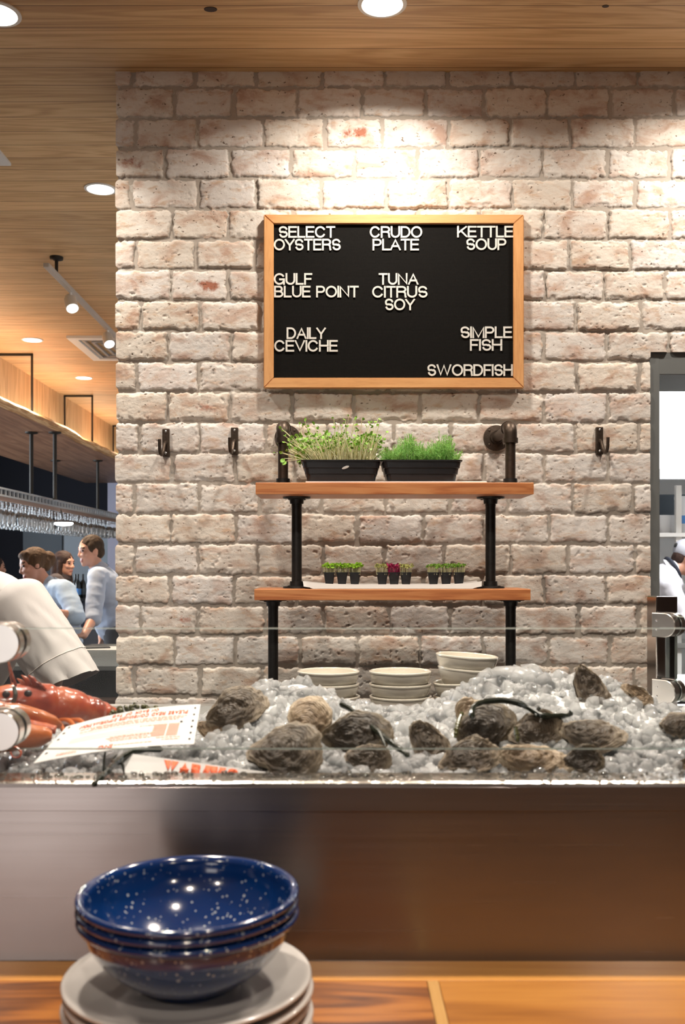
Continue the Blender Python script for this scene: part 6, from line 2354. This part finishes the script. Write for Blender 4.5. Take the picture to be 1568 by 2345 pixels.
# back bar with a dark bottle behind the people
t = thing('back_bar', 'low dark cabinet behind the people at the bar', 'cabinet', (-3.3, 11.4, 0))
m = MB(); m.box(-5.0, -1.2, 11.2, 11.75, 1.06, 1.10, 0.004); obj('worktop', m, MAT['dark_steel'], t, smooth=False)
m = MB(); m.box(-4.98, -1.22, 11.24, 11.73, 0, 1.059); obj('cabinet_body', m, MAT['navy'], t, smooth=False)
for px, kind in ((178, 0), (187, 1), (170, 1)):
    Yb = 11.45
    x = PX(px, Yb)
    m = MB(); m.lathe([(0.0, 1.10), (0.036, 1.10), (0.038, 1.11), (0.038, 1.24), (0.030, 1.28), (0.014, 1.31), (0.013, 1.36), (0.015, 1.362), (0.015, 1.375), (0.0, 1.376)], 20, (x, Yb + 0.05 * kind, 0))
    t = thing('bottle', ['dark bottle with a blue label between the woman and the man', 'dark bottle nearest the man in the pale shirt', 'dark bottle behind the shoulder of the woman in blue'][[178, 187, 170].index(px)], 'bottle', (x, Yb + 0.05 * kind, 1.10), 'bottles on the back bar')
    obj('glass', m, MAT['bottle'], t)
    m = MB(); m.lathe([(0.0386, 1.135), (0.0388, 1.136), (0.0388, 1.205), (0.0386, 1.206)], 20, (x, Yb + 0.05 * kind, 0))
    obj('paper_label', m, MAT['blue_label'] if kind == 0 else MAT['slate'], t)

# ================================================================== KITCHEN
hd = thing('extractor_hood', 'large bright white extractor hood in the kitchen', 'hood', (3.0, 7.6, 2.15))
m = MB()
zb_ = 2.12
prof = [(6.75, zb_ + 0.02), (6.75, CEIL - 0.02), (8.6, CEIL - 0.02), (8.6, zb_ + 0.25), (7.3, zb_ + 0.25)]
G = np.array([[(x, y, z) for y, z in prof] for x in (1.6, 4.4)])
m.grid(G, wv=True)
m.f.append(np.array([[4, 3, 2, 1, 0]])); m.f.append(np.array([[5, 6, 7, 8, 9]]))
obj('canopy', m, MAT['white_wall'], hd, smooth=False)
m = MB(); m.box(1.59, 4.41, 6.735, 6.77, zb_ - 0.045, zb_ + 0.03, 0.003)
obj('lip', m, MAT['galv'], hd, smooth=False)
sh = thing('kitchen_shelf', 'steel kitchen shelf on posts below the hood, holding white tubs', 'shelf', (2.9, 7.2, 0))
Yk2 = 7.15
m = MB(); zs_ = PZ(1220, Yk2); m.box(1.7, 4.3, Yk2, Yk2 + 0.4, zs_ - 0.03, zs_, 0.003); obj('shelf_board', m, MAT['white_metal'], sh, smooth=False)
m = MB(); m.box(1.7, 4.3, Yk2, Yk2 + 0.4, 0.88, 0.92, 0.003); obj('worktop', m, MAT['steel_top'], sh, smooth=False)
for x in (1.75, PX(1552, Yk2 + 0.05), 4.25):
    m = MB(); m.box(x - 0.02, x + 0.02, Yk2 + 0.03, Yk2 + 0.07, 0, 2.07); obj('post', m, MAT['white_metal'], sh, smooth=False)
m = MB(); m.box(1.72, 4.28, Yk2 + 0.42, Yk2 + 0.44, zs_ + 0.1, 2.03); obj('back_panel', m, MAT['slate'], sh, smooth=False)
for px, py0, w_, lab, nm in ((1518, 1180, 0.055, 'white plastic tub on the kitchen shelf next to the doorway frame', 'tub'), (1542, 1180, 0.045, 'white plastic tub on the kitchen shelf beside the blue labelled one', 'tub'),
                             (1564, 1137, 0.062, 'tall white tub with a blue label on the kitchen shelf', 'tub')):
    x = PX(px, Yk2 + 0.15); h = PZ(py0, Yk2 + 0.15) - zs_
    t = thing('plastic_tub', lab, 'tub', (x, Yk2 + 0.15, zs_))
    m = MB(); m.lathe([(0, 0), (w_ * 0.9, 0), (w_, 0.01), (w_, h - 0.02), (w_ * 0.99, h - 0.02)], 28, (x, Yk2 + 0.15, zs_)); obj('tub_body', m, MAT['white_plastic2'], t)
    m = MB(); m.lathe([(w_ * 1.04, h - 0.025), (w_ * 1.05, h - 0.003), (w_, h), (0, h)], 28, (x, Yk2 + 0.15, zs_)); obj('lid', m, MAT['white_plastic2'], t)
    if px == 1564:
        m = MB()
        a = np.linspace(-PI * 0.9, -PI * 0.35, 14)
        m.grid(np.array([[(x + (w_ + 0.0008) * math.cos(k), Yk2 + 0.15 + (w_ + 0.0008) * math.sin(k), zs_ + z) for k in a] for z in (0.07, 0.13)]))
        obj('paper_label', m, MAT['blue_label'], t)
kt = thing('kitchen_counter', 'white topped kitchen counter beyond the steel guard post', 'counter', (2.6, 5.6, 0))
m = MB(); zk = PZ(1590, 5.0); m.box(1.62, 4.3, 5.0, 5.9, zk - 0.035, zk, 0.004); obj('worktop', m, MAT['white_metal'], kt, smooth=False)
m = MB(); m.box(1.66, 4.26, 5.05, 5.85, 0, zk - 0.036); obj('cabinet_body', m, MAT['dark_steel'], kt, smooth=False)
